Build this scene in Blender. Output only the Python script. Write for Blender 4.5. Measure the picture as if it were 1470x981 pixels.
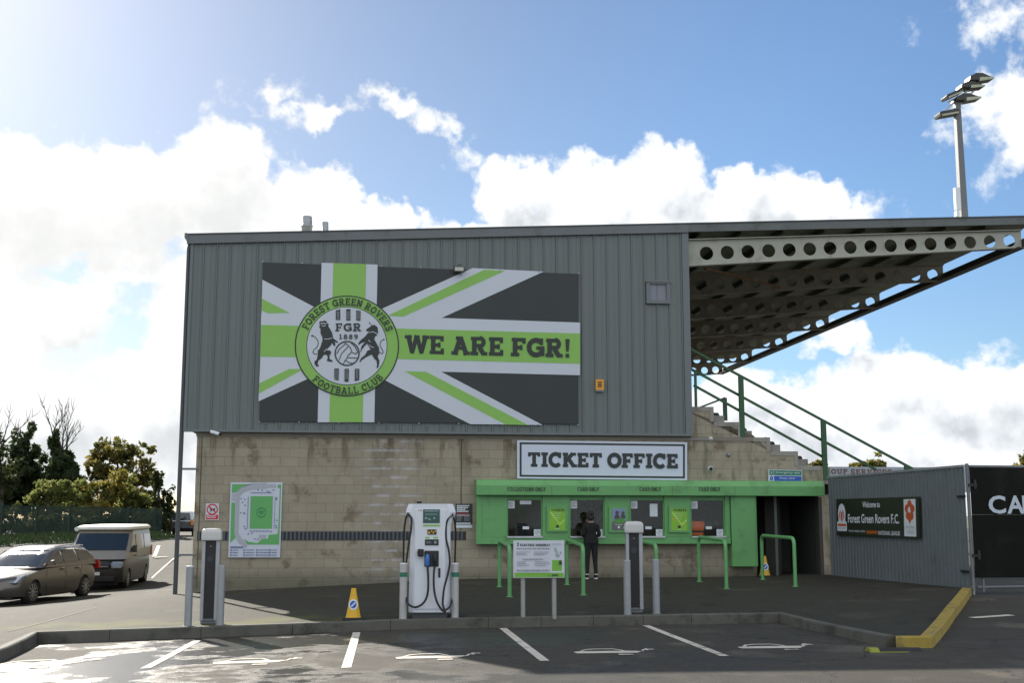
import bpy, bmesh, math, random
import numpy as np
from mathutils import Vector, Matrix, geometry
random.seed(7)
R = math.radians
PI = math.pi
for _o in list(bpy.data.objects):
    bpy.data.objects.remove(_o, do_unlink=True)
scene = bpy.context.scene
col = scene.collection

# ------------------------------------------------------------------ camera
FPX = 1750.0; W0, H0 = 1470.0, 981.0
PITCH = math.atan(265.0 / FPX)
EYE = 1.7
cam_d = bpy.data.cameras.new("camera")
cam_d.sensor_width = 36.0
cam_d.lens = FPX / W0 * 36.0
cam_d.clip_start = 0.1; cam_d.clip_end = 3000
cam = bpy.data.objects.new("camera", cam_d); col.objects.link(cam)
cam.location = (0, 0, EYE)
cam.rotation_euler = (PI / 2 + PITCH, 0, 0)
scene.camera = cam
CP, SP = math.cos(PITCH), math.sin(PITCH)

def ray(px, py):
    u = (px - W0 / 2) / FPX; v = (H0 / 2 - py) / FPX
    return Vector((u, CP - v * SP, SP + v * CP))

# ------------------------------------------------------------------ light
SUN_AZ = -30.6   # degrees right of +Y (negative: left)
SUN_EL = 28.5
SKY_STRENGTH = 0.072
CLOUD_STRENGTH = 1.0
sun_dir = Vector((math.sin(R(SUN_AZ)) * math.cos(R(SUN_EL)), math.cos(R(SUN_AZ)) * math.cos(R(SUN_EL)), math.sin(R(SUN_EL))))
sl = bpy.data.lights.new("sun", 'SUN'); sl.energy = 5.0; sl.angle = R(0.55); sl.color = (1.0, 0.93, 0.82)
so = bpy.data.objects.new("sun", sl); col.objects.link(so)
so.rotation_euler = sun_dir.to_track_quat('Z', 'Y').to_euler()
so.location = (-40, 60, 40)
vs = scene.view_settings
vs.view_transform = 'Standard'; vs.look = 'None'; vs.gamma = 1.0; vs.use_curve_mapping = False
vs.exposure = 0.83

class NT:
    """tiny helper for node trees"""
    def __init__(s, tree): s.t = tree; s.l = tree.links
    def n(s, kind, **kw):
        nd = s.t.nodes.new(kind)
        for k, v in kw.items(): setattr(nd, k, v)
        return nd
    def put(s, sock, v):
        if hasattr(v, 'is_output') or isinstance(v, bpy.types.NodeSocket): s.l.new(v, sock)
        elif v is not None: sock.default_value = v
    def m(s, op, a, b=None, c=None, clamp=False):
        nd = s.n('ShaderNodeMath', operation=op); nd.use_clamp = clamp
        s.put(nd.inputs[0], a)
        if b is not None: s.put(nd.inputs[1], b)
        if c is not None: s.put(nd.inputs[2], c)
        return nd.outputs[0]
    def v(s, op, a, b=None):
        nd = s.n('ShaderNodeVectorMath', operation=op)
        s.put(nd.inputs[0], a)
        if b is not None: s.put(nd.inputs[1], b)
        return nd.outputs['Value'] if op in ('LENGTH', 'DOT_PRODUCT') else nd.outputs[0]
    def noise(s, vec, scale, detail=4, rough=.55, dist=0.0, col=False, flat=False):
        nd = s.n('ShaderNodeTexNoise')
        if flat: nd.noise_dimensions = '2D'
        s.put(nd.inputs['Vector'], vec)
        nd.inputs['Scale'].default_value = scale; nd.inputs['Detail'].default_value = detail
        nd.inputs['Roughness'].default_value = rough; nd.inputs['Distortion'].default_value = dist
        return nd.outputs['Color'] if col else nd.outputs['Fac']
    def ss(s, x, lo, hi, a=0.0, b=1.0):
        nd = s.n('ShaderNodeMapRange', interpolation_type='SMOOTHSTEP')
        s.put(nd.inputs[0], x); nd.inputs[1].default_value = lo; nd.inputs[2].default_value = hi
        nd.inputs[3].default_value = a; nd.inputs[4].default_value = b
        return nd.outputs[0]
    def mix(s, f, a, b):
        nd = s.n('ShaderNodeMix', data_type='RGBA')
        s.put(nd.inputs[0], f)
        s.put(nd.inputs[6], c4(a)); s.put(nd.inputs[7], c4(b))
        return nd.outputs[2]
    def xyz(s, vec):
        nd = s.n('ShaderNodeSeparateXYZ'); s.put(nd.inputs[0], vec); return nd.outputs
    def comb(s, x, y, z):
        nd = s.n('ShaderNodeCombineXYZ')
        for i, q in enumerate((x, y, z)): s.put(nd.inputs[i], q)
        return nd.outputs[0]
def c4(c):
    return (c[0], c[1], c[2], 1.0) if isinstance(c, (tuple, list)) else c

# ------------------------------------------------------------------ sky
world = bpy.data.worlds.new("World"); scene.world = world
world.use_nodes = True
world.cycles.sampling_method = 'MANUAL'; world.cycles.sample_map_resolution = 512
wt = world.node_tree; wt.nodes.clear(); wn = NT(wt)
sky = wn.n('ShaderNodeTexSky'); sky.sky_type = 'NISHITA'; sky.sun_disc = False
sky.sun_elevation = R(SUN_EL); sky.sun_rotation = R(SUN_AZ)
sky.air_density = 1.0; sky.dust_density = 0.5; sky.ozone_density = 4.0
def azel(px, py):
    d = ray(px, py).normalized()
    return math.atan2(d.x, d.y), math.asin(d.z)
# clouds of the day: (centre x, y, half width, half height in photo pixels, weight)
CLOUDS = [
 # big bank on the left
 (40,290,150,90,1.0),(180,295,130,75,1.0),(310,265,95,80,1.0),(400,310,120,70,1.0),(500,315,85,48,1.0),(60,450,105,55,1.0),
 (20,610,160,90,1.0),(240,590,120,80,1.0),(370,420,150,120,.9),(250,520,40,50,.7),(150,385,60,26,.7),(575,305,36,26,.7),(-150,420,200,260,1.0),(140,650,200,60,1.0),
 # bank above the roof
 (960,268,75,58,1.0),(1060,290,120,45,1.0),(1160,295,60,32,1.0),(850,285,110,50,1.0),(740,275,62,44,.9),(940,330,330,40,1.0),
 # right-hand heap
 (1270,565,80,62,1.0),(1330,580,100,60,1.0),(1150,600,110,65,1.0),(1430,575,80,68,1.0),(1280,650,260,60,1.0),(1210,482,55,22,.55),(1060,570,60,50,.8),(1540,600,120,110,1.0),
 (1180,690,400,40,.9),
 # wisps
 (382,130,46,24,.29),(415,155,60,20,.30),(470,175,50,18,.30),(365,165,40,20,.16),(556,138,26,16,.28),(590,155,40,20,.30),(632,180,42,24,.34),(1445,150,80,64,.30),(1460,190,70,56,.28),(1455,15,90,46,.17),(690,235,26,16,.12),(770,245,30,14,.16),
 # out of frame, so that the sky carries on
 (-500,300,300,200,1.0),(-900,500,400,200,1.0),(2000,500,300,200,1.0),(2500,300,300,180,1.0),(1800,100,200,120,.8),
]
grp = bpy.data.node_groups.new("cloud_density", 'ShaderNodeTree')
grp.interface.new_socket(name="P", in_out='INPUT', socket_type='NodeSocketVector')
grp.interface.new_socket(name="D", in_out='OUTPUT', socket_type='NodeSocketFloat')
gn = NT(grp)
gi = gn.n('NodeGroupInput'); go = gn.n('NodeGroupOutput')
P = gi.outputs[0]
w1 = gn.v('SUBTRACT', gn.noise(P, 16, 3, .6, col=True, flat=True), (.5, .5, .5))
w2 = gn.v('SUBTRACT', gn.noise(P, 60, 3, .62, col=True, flat=True), (.5, .5, .5))
sc1 = gn.n('ShaderNodeVectorMath', operation='SCALE'); gn.put(sc1.inputs[0], w1); sc1.inputs['Scale'].default_value = .055
sc2 = gn.n('ShaderNodeVectorMath', operation='SCALE'); gn.put(sc2.inputs[0], w2); sc2.inputs['Scale'].default_value = .02
Pw = gn.v('ADD', gn.v('ADD', P, sc1.outputs[0]), sc2.outputs[0])
D = None
for (cx, cy, hw, hh, wgt) in CLOUDS:
    a, e = azel(cx, cy)
    ln = gn.v('LENGTH', gn.v('MULTIPLY', gn.v('SUBTRACT', Pw, (a, e, 0)), (FPX / (hw * 1.16), FPX / (hh * 1.16), 0)))
    b = gn.m('MULTIPLY', gn.m('SUBTRACT', 1.0, ln), wgt)
    D = b if D is None else gn.m('SMOOTH_MAX', D, b, .12)
# density floor for open sky; fill clouds behind the camera are added later
D = gn.m('MAXIMUM', D, -.6)
f = gn.noise(P, 38, 6, .62, flat=True)
vo = gn.n('ShaderNodeTexVoronoi'); vo.feature = 'F1'; vo.voronoi_dimensions = '2D'; gn.put(vo.inputs['Vector'], Pw); vo.inputs['Scale'].default_value = 26; vo.inputs['Detail'].default_value = 0
D = gn.m('ADD', D, gn.m('MULTIPLY', gn.m('SUBTRACT', f, .52), .55))
D = gn.m('ADD', D, gn.m('MULTIPLY', gn.m('SUBTRACT', .42, vo.outputs['Distance']), .30))
gn.put(go.inputs[0], D)

tc = wn.n('ShaderNodeTexCoord')
dx, dy, dz = wn.xyz(tc.outputs['Generated'])
az = wn.m('ARCTAN2', dx, dy); el = wn.m('ARCSINE', dz)
Pp = wn.comb(az, el, 0.0)
def dens(off):
    g = wn.n('ShaderNodeGroup'); g.node_tree = grp
    wn.put(g.inputs[0], wn.v('ADD', Pp, off)); return g.outputs[0]
d0 = dens((0, 0, 0)); d1 = dens((-.016, .024, 0))
# behind the camera: unseen cloud cover added as fill light for the shaded wall
back = wn.m('SUBTRACT', wn.noise(tc.outputs['Generated'], 3.2, 7, .6), .45)
bmask = wn.ss(wn.m('ABSOLUTE', az), .9, 1.5)
d0b = wn.m('ADD', wn.m('MULTIPLY', d0, wn.m('SUBTRACT', 1.0, bmask)), wn.m('MULTIPLY', bmask, wn.m('ADD', wn.m('MULTIPLY', back, 4.0), .3)))
mask = wn.ss(d0b, -.02, .26)
thick = d1
shade = wn.ss(wn.m('ADD', thick, wn.m('MULTIPLY', wn.m('SUBTRACT', wn.noise(Pp, 11, 4, .55, flat=True), .5), 1.5)), .2, 1.1)
# near the sun the cloud glows through
sd = wn.v('DOT_PRODUCT', tc.outputs['Generated'], tuple(sun_dir))
glow = wn.ss(sd, .80, .985)
lit = wn.mix(glow, (.60, .615, .63), (.62, .617, .60))
grey = wn.mix(glow, (.335, .36, .39), (.53, .535, .525))
ccol = wn.mix(shade, lit, grey)
# unseen clouds opposite the sun get the bright tone of the added fill
ccol = wn.mix(wn.ss(sd, .15, -.35), ccol, (.60, .645, .70))
bg1 = wn.n('ShaderNodeBackground'); wn.put(bg1.inputs[0], wn.v('MULTIPLY', sky.outputs[0], wn.mix(wn.ss(sd, .72, .97), (.90, .98, 1.03), (.82, .80, .78)))); bg1.inputs[1].default_value = SKY_STRENGTH
bg2 = wn.n('ShaderNodeBackground'); wn.put(bg2.inputs[0], ccol); bg2.inputs[1].default_value = CLOUD_STRENGTH
mx = wn.n('ShaderNodeMixShader'); wn.put(mx.inputs[0], mask); wn.l.new(bg1.outputs[0], mx.inputs[1]); wn.l.new(bg2.outputs[0], mx.inputs[2])
wo = wn.n('ShaderNodeOutputWorld'); wn.l.new(mx.outputs[0], wo.inputs[0])

# ------------------------------------------------------------------ helpers: planes
ALPHA = R(7.0)
FO = Vector((-1.476, 30.73, 0.0))                      # a point on the front wall
FS = Vector((math.cos(ALPHA), math.sin(ALPHA), 0))     # along the wall, to the right
FT = Vector((-math.sin(ALPHA), math.cos(ALPHA), 0))    # into the building
def fw(s, t, z): return FO + FS * s + FT * t + Vector((0, 0, z))
def on_plane(px, py, P0, d):
    """meet of a sight line with the upright plane through P0 along d -> (distance along d, height)"""
    r = ray(px, py); nrm = Vector((-d.y, d.x, 0))
    k = (P0 - Vector((0, 0, EYE))).dot(nrm) / r.dot(nrm)
    q = Vector((0, 0, EYE)) + r * k
    return (q - P0).dot(d), q.z
def FP(px, py, off=0.0):
    return on_plane(px, py, FO - FT * off, FS)
def on_ground(px, py, fn):
    r = ray(px, py); k = 20.0
    for _ in range(60):
        q = r * k; z = fn(q.x, q.y)
        k = .5 * k + .5 * (z - EYE) / r.z if r.z < 0 else k
    q = r * k
    return Vector((q.x, q.y, fn(q.x, q.y)))

# ------------------------------------------------------------------ helpers: objects
def tag(o, label=None, cat=None, group=None, kind=None):
    if label: o['label'] = label
    if cat: o['category'] = cat
    if group: o['group'] = group
    if kind: o['kind'] = kind
    return o
def thing(name, label, cat, loc, rz=0.0, group=None):
    o = bpy.data.objects.new(name, None); col.objects.link(o)
    o.empty_display_size = .2
    o.location = loc; o.rotation_euler = (0, 0, rz)
    return tag(o, label, cat, group)
def fthing(name, label, cat, s, t, z, group=None):
    o = thing(name, label, cat, fw(s, t, z), ALPHA, group)
    o_org[o.name] = (s, t, z)
    return o
o_org = {}
def copy_tree(o, parent=None):
    c = o.copy(); col.objects.link(c)
    if parent: c.parent = parent
    for ch in list(o.children): copy_tree(ch, c)
    return c

class MB:
    """collects faces and links them as one mesh object"""
    def __init__(s, org=(0, 0, 0)): s.v = []; s.f = []; s.mi = []; s.sm = []; s.o = Vector(org); s.cur = 0
    def add(s, vs_, fs, smooth=False):
        b = len(s.v); s.v += [Vector(q) - s.o for q in vs_]
        for q in fs: s.f.append([b + i for i in q]); s.mi.append(s.cur); s.sm.append(smooth)
    def box(s, x0, x1, y0, y1, z0, z1):
        s.add([(x0,y0,z0),(x1,y0,z0),(x1,y1,z0),(x0,y1,z0),(x0,y0,z1),(x1,y0,z1),(x1,y1,z1),(x0,y1,z1)],
              [(3,2,1,0),(4,5,6,7),(0,1,5,4),(1,2,6,5),(2,3,7,6),(3,0,4,7)])
    def prism(s, pts, y0, y1, axis='y'):
        """outline (x,z) pulled from y0 to y1"""
        n = len(pts)
        f = (lambda a, b, c: (a, c, b)) if axis == 'y' else ((lambda a, b, c: (c, a, b)) if axis == 'x' else (lambda a, b, c: (a, b, c)))
        vs_ = [f(p[0], p[1], y0) for p in pts] + [f(p[0], p[1], y1) for p in pts]
        fs = [list(range(n)), list(range(2*n-1, n-1, -1))] + [(i, n+i, n+(i+1) % n, (i+1) % n) for i in range(n)]
        s.add(vs_, fs)
    def bar(s, a, b, w, h=None):
        a = Vector(a); b = Vector(b); h = h or w; d = (b-a).normalized()
        up = Vector((0,0,1)) if abs(d.z) < .95 else Vector((0,1,0))
        x = d.cross(up).normalized()*w/2; y = x.cross(d).normalized()*h/2
        q = [p+sx*x+sy*y for p in (a, b) for sx, sy in ((-1,-1),(1,-1),(1,1),(-1,1))]
        s.add(q, [(0,1,2,3),(7,6,5,4),(0,4,5,1),(1,5,6,2),(2,6,7,3),(3,7,4,0)])
    def tube(s, pts, r, n=10, caps=True):
        pts = [Vector(p) for p in pts]; m = len(pts)
        rs = r if isinstance(r, (list, tuple)) else [r]*m
        vs_ = []; nx = None
        for i, p in enumerate(pts):
            d = (pts[min(i+1, m-1)] - pts[max(i-1, 0)])
            d = d.normalized() if d.length > 1e-9 else Vector((0,0,1))
            if nx is None:
                nx = d.cross(Vector((0,0,1)) if abs(d.z) < .9 else Vector((1,0,0))).normalized()
            else:
                nx = (nx - d*nx.dot(d)); nx = nx.normalized() if nx.length > 1e-6 else d.orthogonal().normalized()
            ny = d.cross(nx)
            vs_ += [p + (nx*math.cos(2*PI*k/n) + ny*math.sin(2*PI*k/n))*rs[i] for k in range(n)]
        fs = [(i*n+k, i*n+(k+1) % n, (i+1)*n+(k+1) % n, (i+1)*n+k) for i in range(m-1) for k in range(n)]
        s.add(vs_, fs, True)
        if caps: s.add(vs_[:n], [list(range(n-1, -1, -1))]); s.add(vs_[-n:], [list(range(n))])
    def lathe(s, prof, c=(0,0,0), n=20, axis='z', smooth=True):
        vs_ = []
        for r, h in prof:
            for k in range(n):
                a = 2*PI*k/n; x, y = r*math.cos(a), r*math.sin(a)
                q = (x, y, h) if axis == 'z' else ((x, h, y) if axis == 'y' else (h, x, y))
                vs_.append((c[0]+q[0], c[1]+q[1], c[2]+q[2]))
        m = len(prof)
        s.add(vs_, [(i*n+k, i*n+(k+1) % n, (i+1)*n+(k+1) % n, (i+1)*n+k) for i in range(m-1) for k in range(n)], smooth)
        s.add(vs_[:n], [list(range(n-1, -1, -1))]); s.add(vs_[-n:], [list(range(n))])
    def loft(s, rings, closed=True, smooth=True, caps=True):
        n = len(rings[0]); vs_ = [p for r_ in rings for p in r_]
        kk = n if closed else n-1
        s.add(vs_, [(i*n+k, i*n+(k+1) % n, (i+1)*n+(k+1) % n, (i+1)*n+k) for i in range(len(rings)-1) for k in range(kk)], smooth)
        if caps: s.add(rings[0], [list(range(n-1, -1, -1))], smooth); s.add(rings[-1], [list(range(n))], smooth)
    def build(s, name, mat, parent=None, bevel=0, seg=2, angle=35, fix=True):
        me = bpy.data.meshes.new(name)
        me.from_pydata([tuple(q) for q in s.v], [], s.f)
        mats = mat if isinstance(mat, (list, tuple)) else [mat]
        for m_ in mats: me.materials.append(m_)
        me.polygons.foreach_set('material_index', s.mi)
        me.polygons.foreach_set('use_smooth', s.sm)
        if fix:
            bm = bmesh.new(); bm.from_mesh(me)
            bmesh.ops.recalc_face_normals(bm, faces=bm.faces); bm.to_mesh(me); bm.free()
        me.update()
        o = bpy.data.objects.new(name, me); col.objects.link(o)
        if parent: o.parent = parent
        if bevel:
            b = o.modifiers.new('bevel', 'BEVEL'); b.width = bevel; b.segments = seg; b.limit_method = 'ANGLE'; b.angle_limit = R(angle)
        return o
def org(o): return o_org.get(o.name, (0, 0, 0))
def struct(mb, name, mat, **k):
    return tag(mb.build(name, mat, **k), kind='structure')

# ------------------------------------------------------------------ helpers: flat artwork (prints, lettering)
class D2:
    """flat shapes on a plane; fn maps art coordinates to the plane (x, z); layers sit 0.4 mm apart"""
    def __init__(s, fn=None, org=(0, 0, 0), y=0.0, step=.0004):
        s.fn = fn or (lambda a, b: (a, b)); s.mb = MB(org); s.y = y; s.step = step; s.k = 0
    def poly(s, pts):
        q = [s.fn(*p) for p in pts]
        yy = s.y - s.step*s.k; s.k += 1
        s.mb.add([(a, yy, b) for a, b in q], [list(range(len(q)))])
    def rect(s, x0, y0, x1, y1): s.poly([(x0,y0),(x1,y0),(x1,y1),(x0,y1)])
    def stroke(s, pts, w, closed=False):
        pts = [Vector((p[0], p[1])) for p in pts]; n = len(pts); L = []; Rr = []
        for i, p in enumerate(pts):
            a = pts[i-1] if (i > 0 or closed) else None
            b = pts[(i+1) % n] if (i < n-1 or closed) else None
            d1 = (p-a).normalized() if a is not None else (b-p).normalized()
            d2 = (b-p).normalized() if b is not None else d1
            t = (d1+d2); t = t.normalized() if t.length > 1e-6 else d1
            nm = Vector((-t.y, t.x)); c = max(.45, nm.dot(Vector((-d1.y, d1.x))))
            L.append(p+nm*w/2/c); Rr.append(p-nm*w/2/c)
        yy = s.y - s.step*s.k; s.k += 1
        A = [s.fn(p.x, p.y) for p in L]; B = [s.fn(p.x, p.y) for p in Rr]
        m = n if closed else n-1
        s.mb.add([(a, yy, b) for a, b in A] + [(a, yy, b) for a, b in B], [(i, (i+1) % n, n+(i+1) % n, n+i) for i in range(m)])
    def arc(s, cx, cy, rx, ry, a0, a1, w, n=24):
        s.stroke([(cx+rx*math.cos(R(a0+(a1-a0)*i/n)), cy+ry*math.sin(R(a0+(a1-a0)*i/n))) for i in range(n+1)], w)
    def ring(s, cx, cy, rx, ry, w, n=64):
        s.stroke([(cx+rx*math.cos(2*PI*i/n), cy+ry*math.sin(2*PI*i/n)) for i in range(n)], w, True)
    def disc(s, cx, cy, rx, ry=None, n=48):
        ry = ry or rx
        s.poly([(cx+rx*math.cos(2*PI*i/n), cy+ry*math.sin(2*PI*i/n)) for i in range(n)])
    def glyph(s, ch, f, W=.2):
        """slab letter; f maps unit letter coordinates (cap height 1) to art coordinates"""
        old = s.fn; s.fn = lambda a, b: old(*f(a, b))
        h = W*.72; wdt = GW.get(ch, .8)
        def L(x0, y0, x1, y1, w=W): s.stroke([(x0, y0), (x1, y1)], w)
        def sl(x, y, hw=.2): s.rect(x-hw, y, x+hw, y+h)     # slab
        if ch == 'T': L(.45,0,.45,1-h); s.rect(0,1-h,.9,1); s.rect(0,.70,h,1-h); s.rect(.9-h,.70,.9,1-h); sl(.45,0,.24)
        elif ch == 'I': L(.25,0,.25,1); sl(.25,0,.24); sl(.25,1-h,.24)
        elif ch == 'C': s.arc(.5,.5,.4,.4,42,318,W); s.rect(.72,.62,.9,1.0)
        elif ch == 'G': s.arc(.5,.5,.4,.4,42,345,W); s.rect(.74,.64,.9,1.0); s.rect(.52,.38,.98,.38+h); s.rect(.78,.05,.78+W*.8,.5)
        elif ch == 'K': L(.2,0,.2,1); L(.24,.42,.74,.95); L(.42,.6,.82,.05); sl(.2,0); sl(.2,1-h); sl(.78,1-h,.2); sl(.84,0,.2)
        elif ch == 'E': L(.2,0,.2,1); s.rect(0,0,.82,h); s.rect(0,1-h,.8,1); s.rect(.2,.5-h/2,.62,.5+h/2); s.rect(.82-h,h,.82,.32); s.rect(.8-h,.7,.8,1-h); s.rect(.6-h*.6,.36,.62,.64)
        elif ch == 'F': L(.2,0,.2,1); sl(.2,0,.24); s.rect(0,1-h,.8,1); s.rect(.2,.48-h/2,.62,.48+h/2); s.rect(.8-h,.7,.8,1-h); s.rect(.6-h*.6,.34,.62,.62)
        elif ch == 'O': s.ring(.5,.5,.4,.4,W,36)
        elif ch == 'Q': s.ring(.5,.5,.4,.4,W,36); L(.55,.25,.85,-.05)
        elif ch == 'W':
            s.stroke([(.12,1),(.36,.06)], W); s.stroke([(.36,.06),(.62,1)], W*.9); s.stroke([(.62,.98),(.88,.06)], W*.9); s.stroke([(.88,.06),(1.14,1)], W)
            sl(.13,1-h,.2); sl(.62,1-h,.16); sl(1.13,1-h,.2); s.rect(.27,0,.45,.12); s.rect(.79,0,.97,.12)
        elif ch == 'A': s.stroke([(.14,0),(.46,.97)], W); s.stroke([(.46,.97),(.82,0)], W); s.rect(.25,.27,.7,.27+h); sl(.14,0,.19); sl(.82,0,.19); s.rect(.2,1-h,.58,1)
        elif ch == 'V': s.stroke([(.14,1),(.48,.03)], W); s.stroke([(.48,.03),(.82,1)], W); sl(.14,1-h,.19); sl(.82,1-h,.19)
        elif ch == 'Y': s.stroke([(.14,1),(.46,.45)], W); s.stroke([(.46,.45),(.78,1)], W); L(.46,0,.46,.5); sl(.14,1-h,.18); sl(.78,1-h,.18); sl(.46,0,.22)
        elif ch in 'RPB':
            L(.2,0,.2,1); s.rect(0,1-h,.5,1)
            if ch == 'B':
                s.arc(.5,.745,.2,.19,90,-90,W*.9); s.arc(.52,.29,.24,.22,90,-90,W*.9); s.rect(0,0,.54,h); s.rect(.2,.5-h/2,.52,.5+h/2)
            else:
                s.arc(.5,.715,.23,.22,90,-90,W*.9); s.rect(.2,.43,.52,.43+h)
                sl(.2,0,.22)
                if ch == 'R': s.stroke([(.48,.46),(.74,.06)], W); s.rect(.62,0,.95,h)
        elif ch == 'D': L(.2,0,.2,1); s.arc(.42,.5,.36,.43,90,-90,W); s.rect(0,0,.45,h); s.rect(0,1-h,.45,1)
        elif ch == 'S': s.arc(.4,.72,.27,.22,20,270,W*.9); s.arc(.4,.28,.28,.22,90,-160,W*.9); s.rect(.58,.66,.74,1.0); s.rect(.04,0,.2,.36)
        elif ch == 'N': L(.2,0,.2,1); L(.8,0,.8,1); s.stroke([(.2,.95),(.8,.05)], W); sl(.2,0); s.rect(0,1-h,.3,1); sl(.8,1-h); 
        elif ch == 'M': L(.2,0,.2,1); L(1.0,0,1.0,1); s.stroke([(.2,.95),(.6,.2),(1.0,.95)], W); sl(.2,0); sl(1.0,0); s.rect(0,1-h,.3,1); s.rect(.9,1-h,1.2,1)
        elif ch == 'L': L(.2,0,.2,1); sl(.2,1-h,.24); s.rect(0,0,.8,h); s.rect(.8-h,h,.8,.36)
        elif ch == 'U': s.stroke([(.18,1),(.18,.4),(.22,.22),(.34,.1),(.5,.09),(.64,.12),(.76,.24),(.78,.4),(.78,1)], W); sl(.18,1-h); sl(.78,1-h)
        elif ch == 'H': L(.2,0,.2,1); L(.8,0,.8,1); s.rect(.2,.5-h/2,.8,.5+h/2); sl(.2,0); sl(.2,1-h); sl(.8,0); sl(.8,1-h)
        elif ch == '!': s.poly([(.06,1),(.3,1),(.25,.32),(.11,.32)]); s.rect(.08,0,.28,.2)
        elif ch == '1': L(.28,0,.28,1); s.rect(.06,0,.5,h); s.rect(.06,.84,.28,1)
        elif ch == '8': s.ring(.34,.74,.2,.18,W*.85,24); s.ring(.34,.27,.25,.2,W*.85,24)
        elif ch == '9': s.ring(.34,.68,.24,.23,W*.9,24); s.stroke([(.58,.68),(.56,.35),(.4,.1),(.15,.08)], W*.9)
        elif ch == '2': s.stroke([(.08,.72),(.16,.9),(.36,.95),(.56,.86),(.58,.68),(.4,.42),(.08,.1)], W); s.rect(.05,0,.66,h*1.1)
        s.fn = old
        return wdt
    def slab(s, text, x0, y0, x1, y1, cap, W=.2, track=.12):
        """slab-serif line whose baseline runs (x0,y0)->(x1,y1); cap = vector of the cap height"""
        tot = sum(GW.get(c, .8)+track for c in text) - track
        ux, uy = (x1-x0)/tot, (y1-y0)/tot; p = 0.0
        for c in text:
            if c != ' ':
                s.glyph(c, lambda a, b, p=p: (x0+ux*(p+a)+cap[0]*b, y0+uy*(p+a)+cap[1]*b), W)
            p += GW.get(c, .8)+track
    def slab_arc(s, text, cx, cy, r, a0, a1, ht, ky=1.0, inside=False, sy=1.0, W=.2, track=.16):
        """letters round a circle; sy=-1 for art whose y runs down"""
        tot = sum(GW.get(c, .8)+track for c in text) - track; p = 0.0
        for c in text:
            w = GW.get(c, .8); ang = R(a0 + (a1-a0)*(p+w/2)/tot)
            if c != ' ':
                er = Vector((math.cos(ang), math.sin(ang))); et = Vector((math.sin(ang), -math.cos(ang)))
                if inside: er = -er; et = -et
                k = abs(R(a1-a0))*r/tot
                c0 = Vector((math.cos(ang), math.sin(ang)))*r - er*ht*.5
                def f(a, b, w=w, c0=c0, er=er, et=et, k=k):
                    q = c0 + et*(a-w/2)*k + er*b*ht
                    return (cx+q.x, cy+sy*q.y*ky)
                s.glyph(c, f, W)
            p += w+track
    def sans(s, text, x0, y0, x1, y1, bold=0.0):
        """plain lettering from the built-in font, fitted to the box"""
        cu = bpy.data.curves.new('t', 'FONT'); cu.body = text; cu.resolution_u = 3; cu.offset = bold
        ob = bpy.data.objects.new('t', cu); col.objects.link(ob)
        dg = bpy.context.evaluated_depsgraph_get(); me = bpy.data.meshes.new_from_object(ob.evaluated_get(dg))
        vv = [q.co for q in me.vertices]
        if vv:
            a0 = min(q.x for q in vv); a1 = max(q.x for q in vv); b0 = min(q.y for q in vv); b1 = max(q.y for q in vv)
            pts = [s.fn(x0+(q.x-a0)/(a1-a0)*(x1-x0), y0+(q.y-b0)/(b1-b0)*(y1-y0)) for q in vv]
            yy = s.y - s.step*s.k; s.k += 1
            s.mb.add([(a, yy, b) for a, b in pts], [list(p.vertices) for p in me.polygons])
        bpy.data.objects.remove(ob, do_unlink=True); bpy.data.meshes.remove(me); bpy.data.curves.remove(cu)
    def lines(s, x0, y0, x1, y1, n, frac=.5, rag=.3, seed=1):
        """rows of print too small to read"""
        rr = random.Random(seed); dyy = (y1-y0)/n
        for i in range(n):
            xx = x0
            end = x0+(x1-x0)*(1-rag*rr.random())
            while xx < end-1e-6:
                w = min((x1-x0)*(.06+.12*rr.random()), end-xx)
                s.rect(xx, y0+dyy*i, xx+w*.86, y0+dyy*(i+frac)); xx += w
    def build(s, name, mat, parent=None): return s.mb.build(name, mat, parent, fix=False)
GW = dict(T=.9, I=.5, C=.95, K=1.02, E=.84, F=.82, O=1.0, W=1.28, A=.98, R=.96, G=1.0, S=.82, N=1.0, V=.96, B=.86, L=.82, U=.98, D=.9, P=.8, M=1.2, H=1.0, Y=.94)
GW.update({' ': .30, '!': .36, '1': .55, '8': .68, '9': .66, '2': .68})
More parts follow.
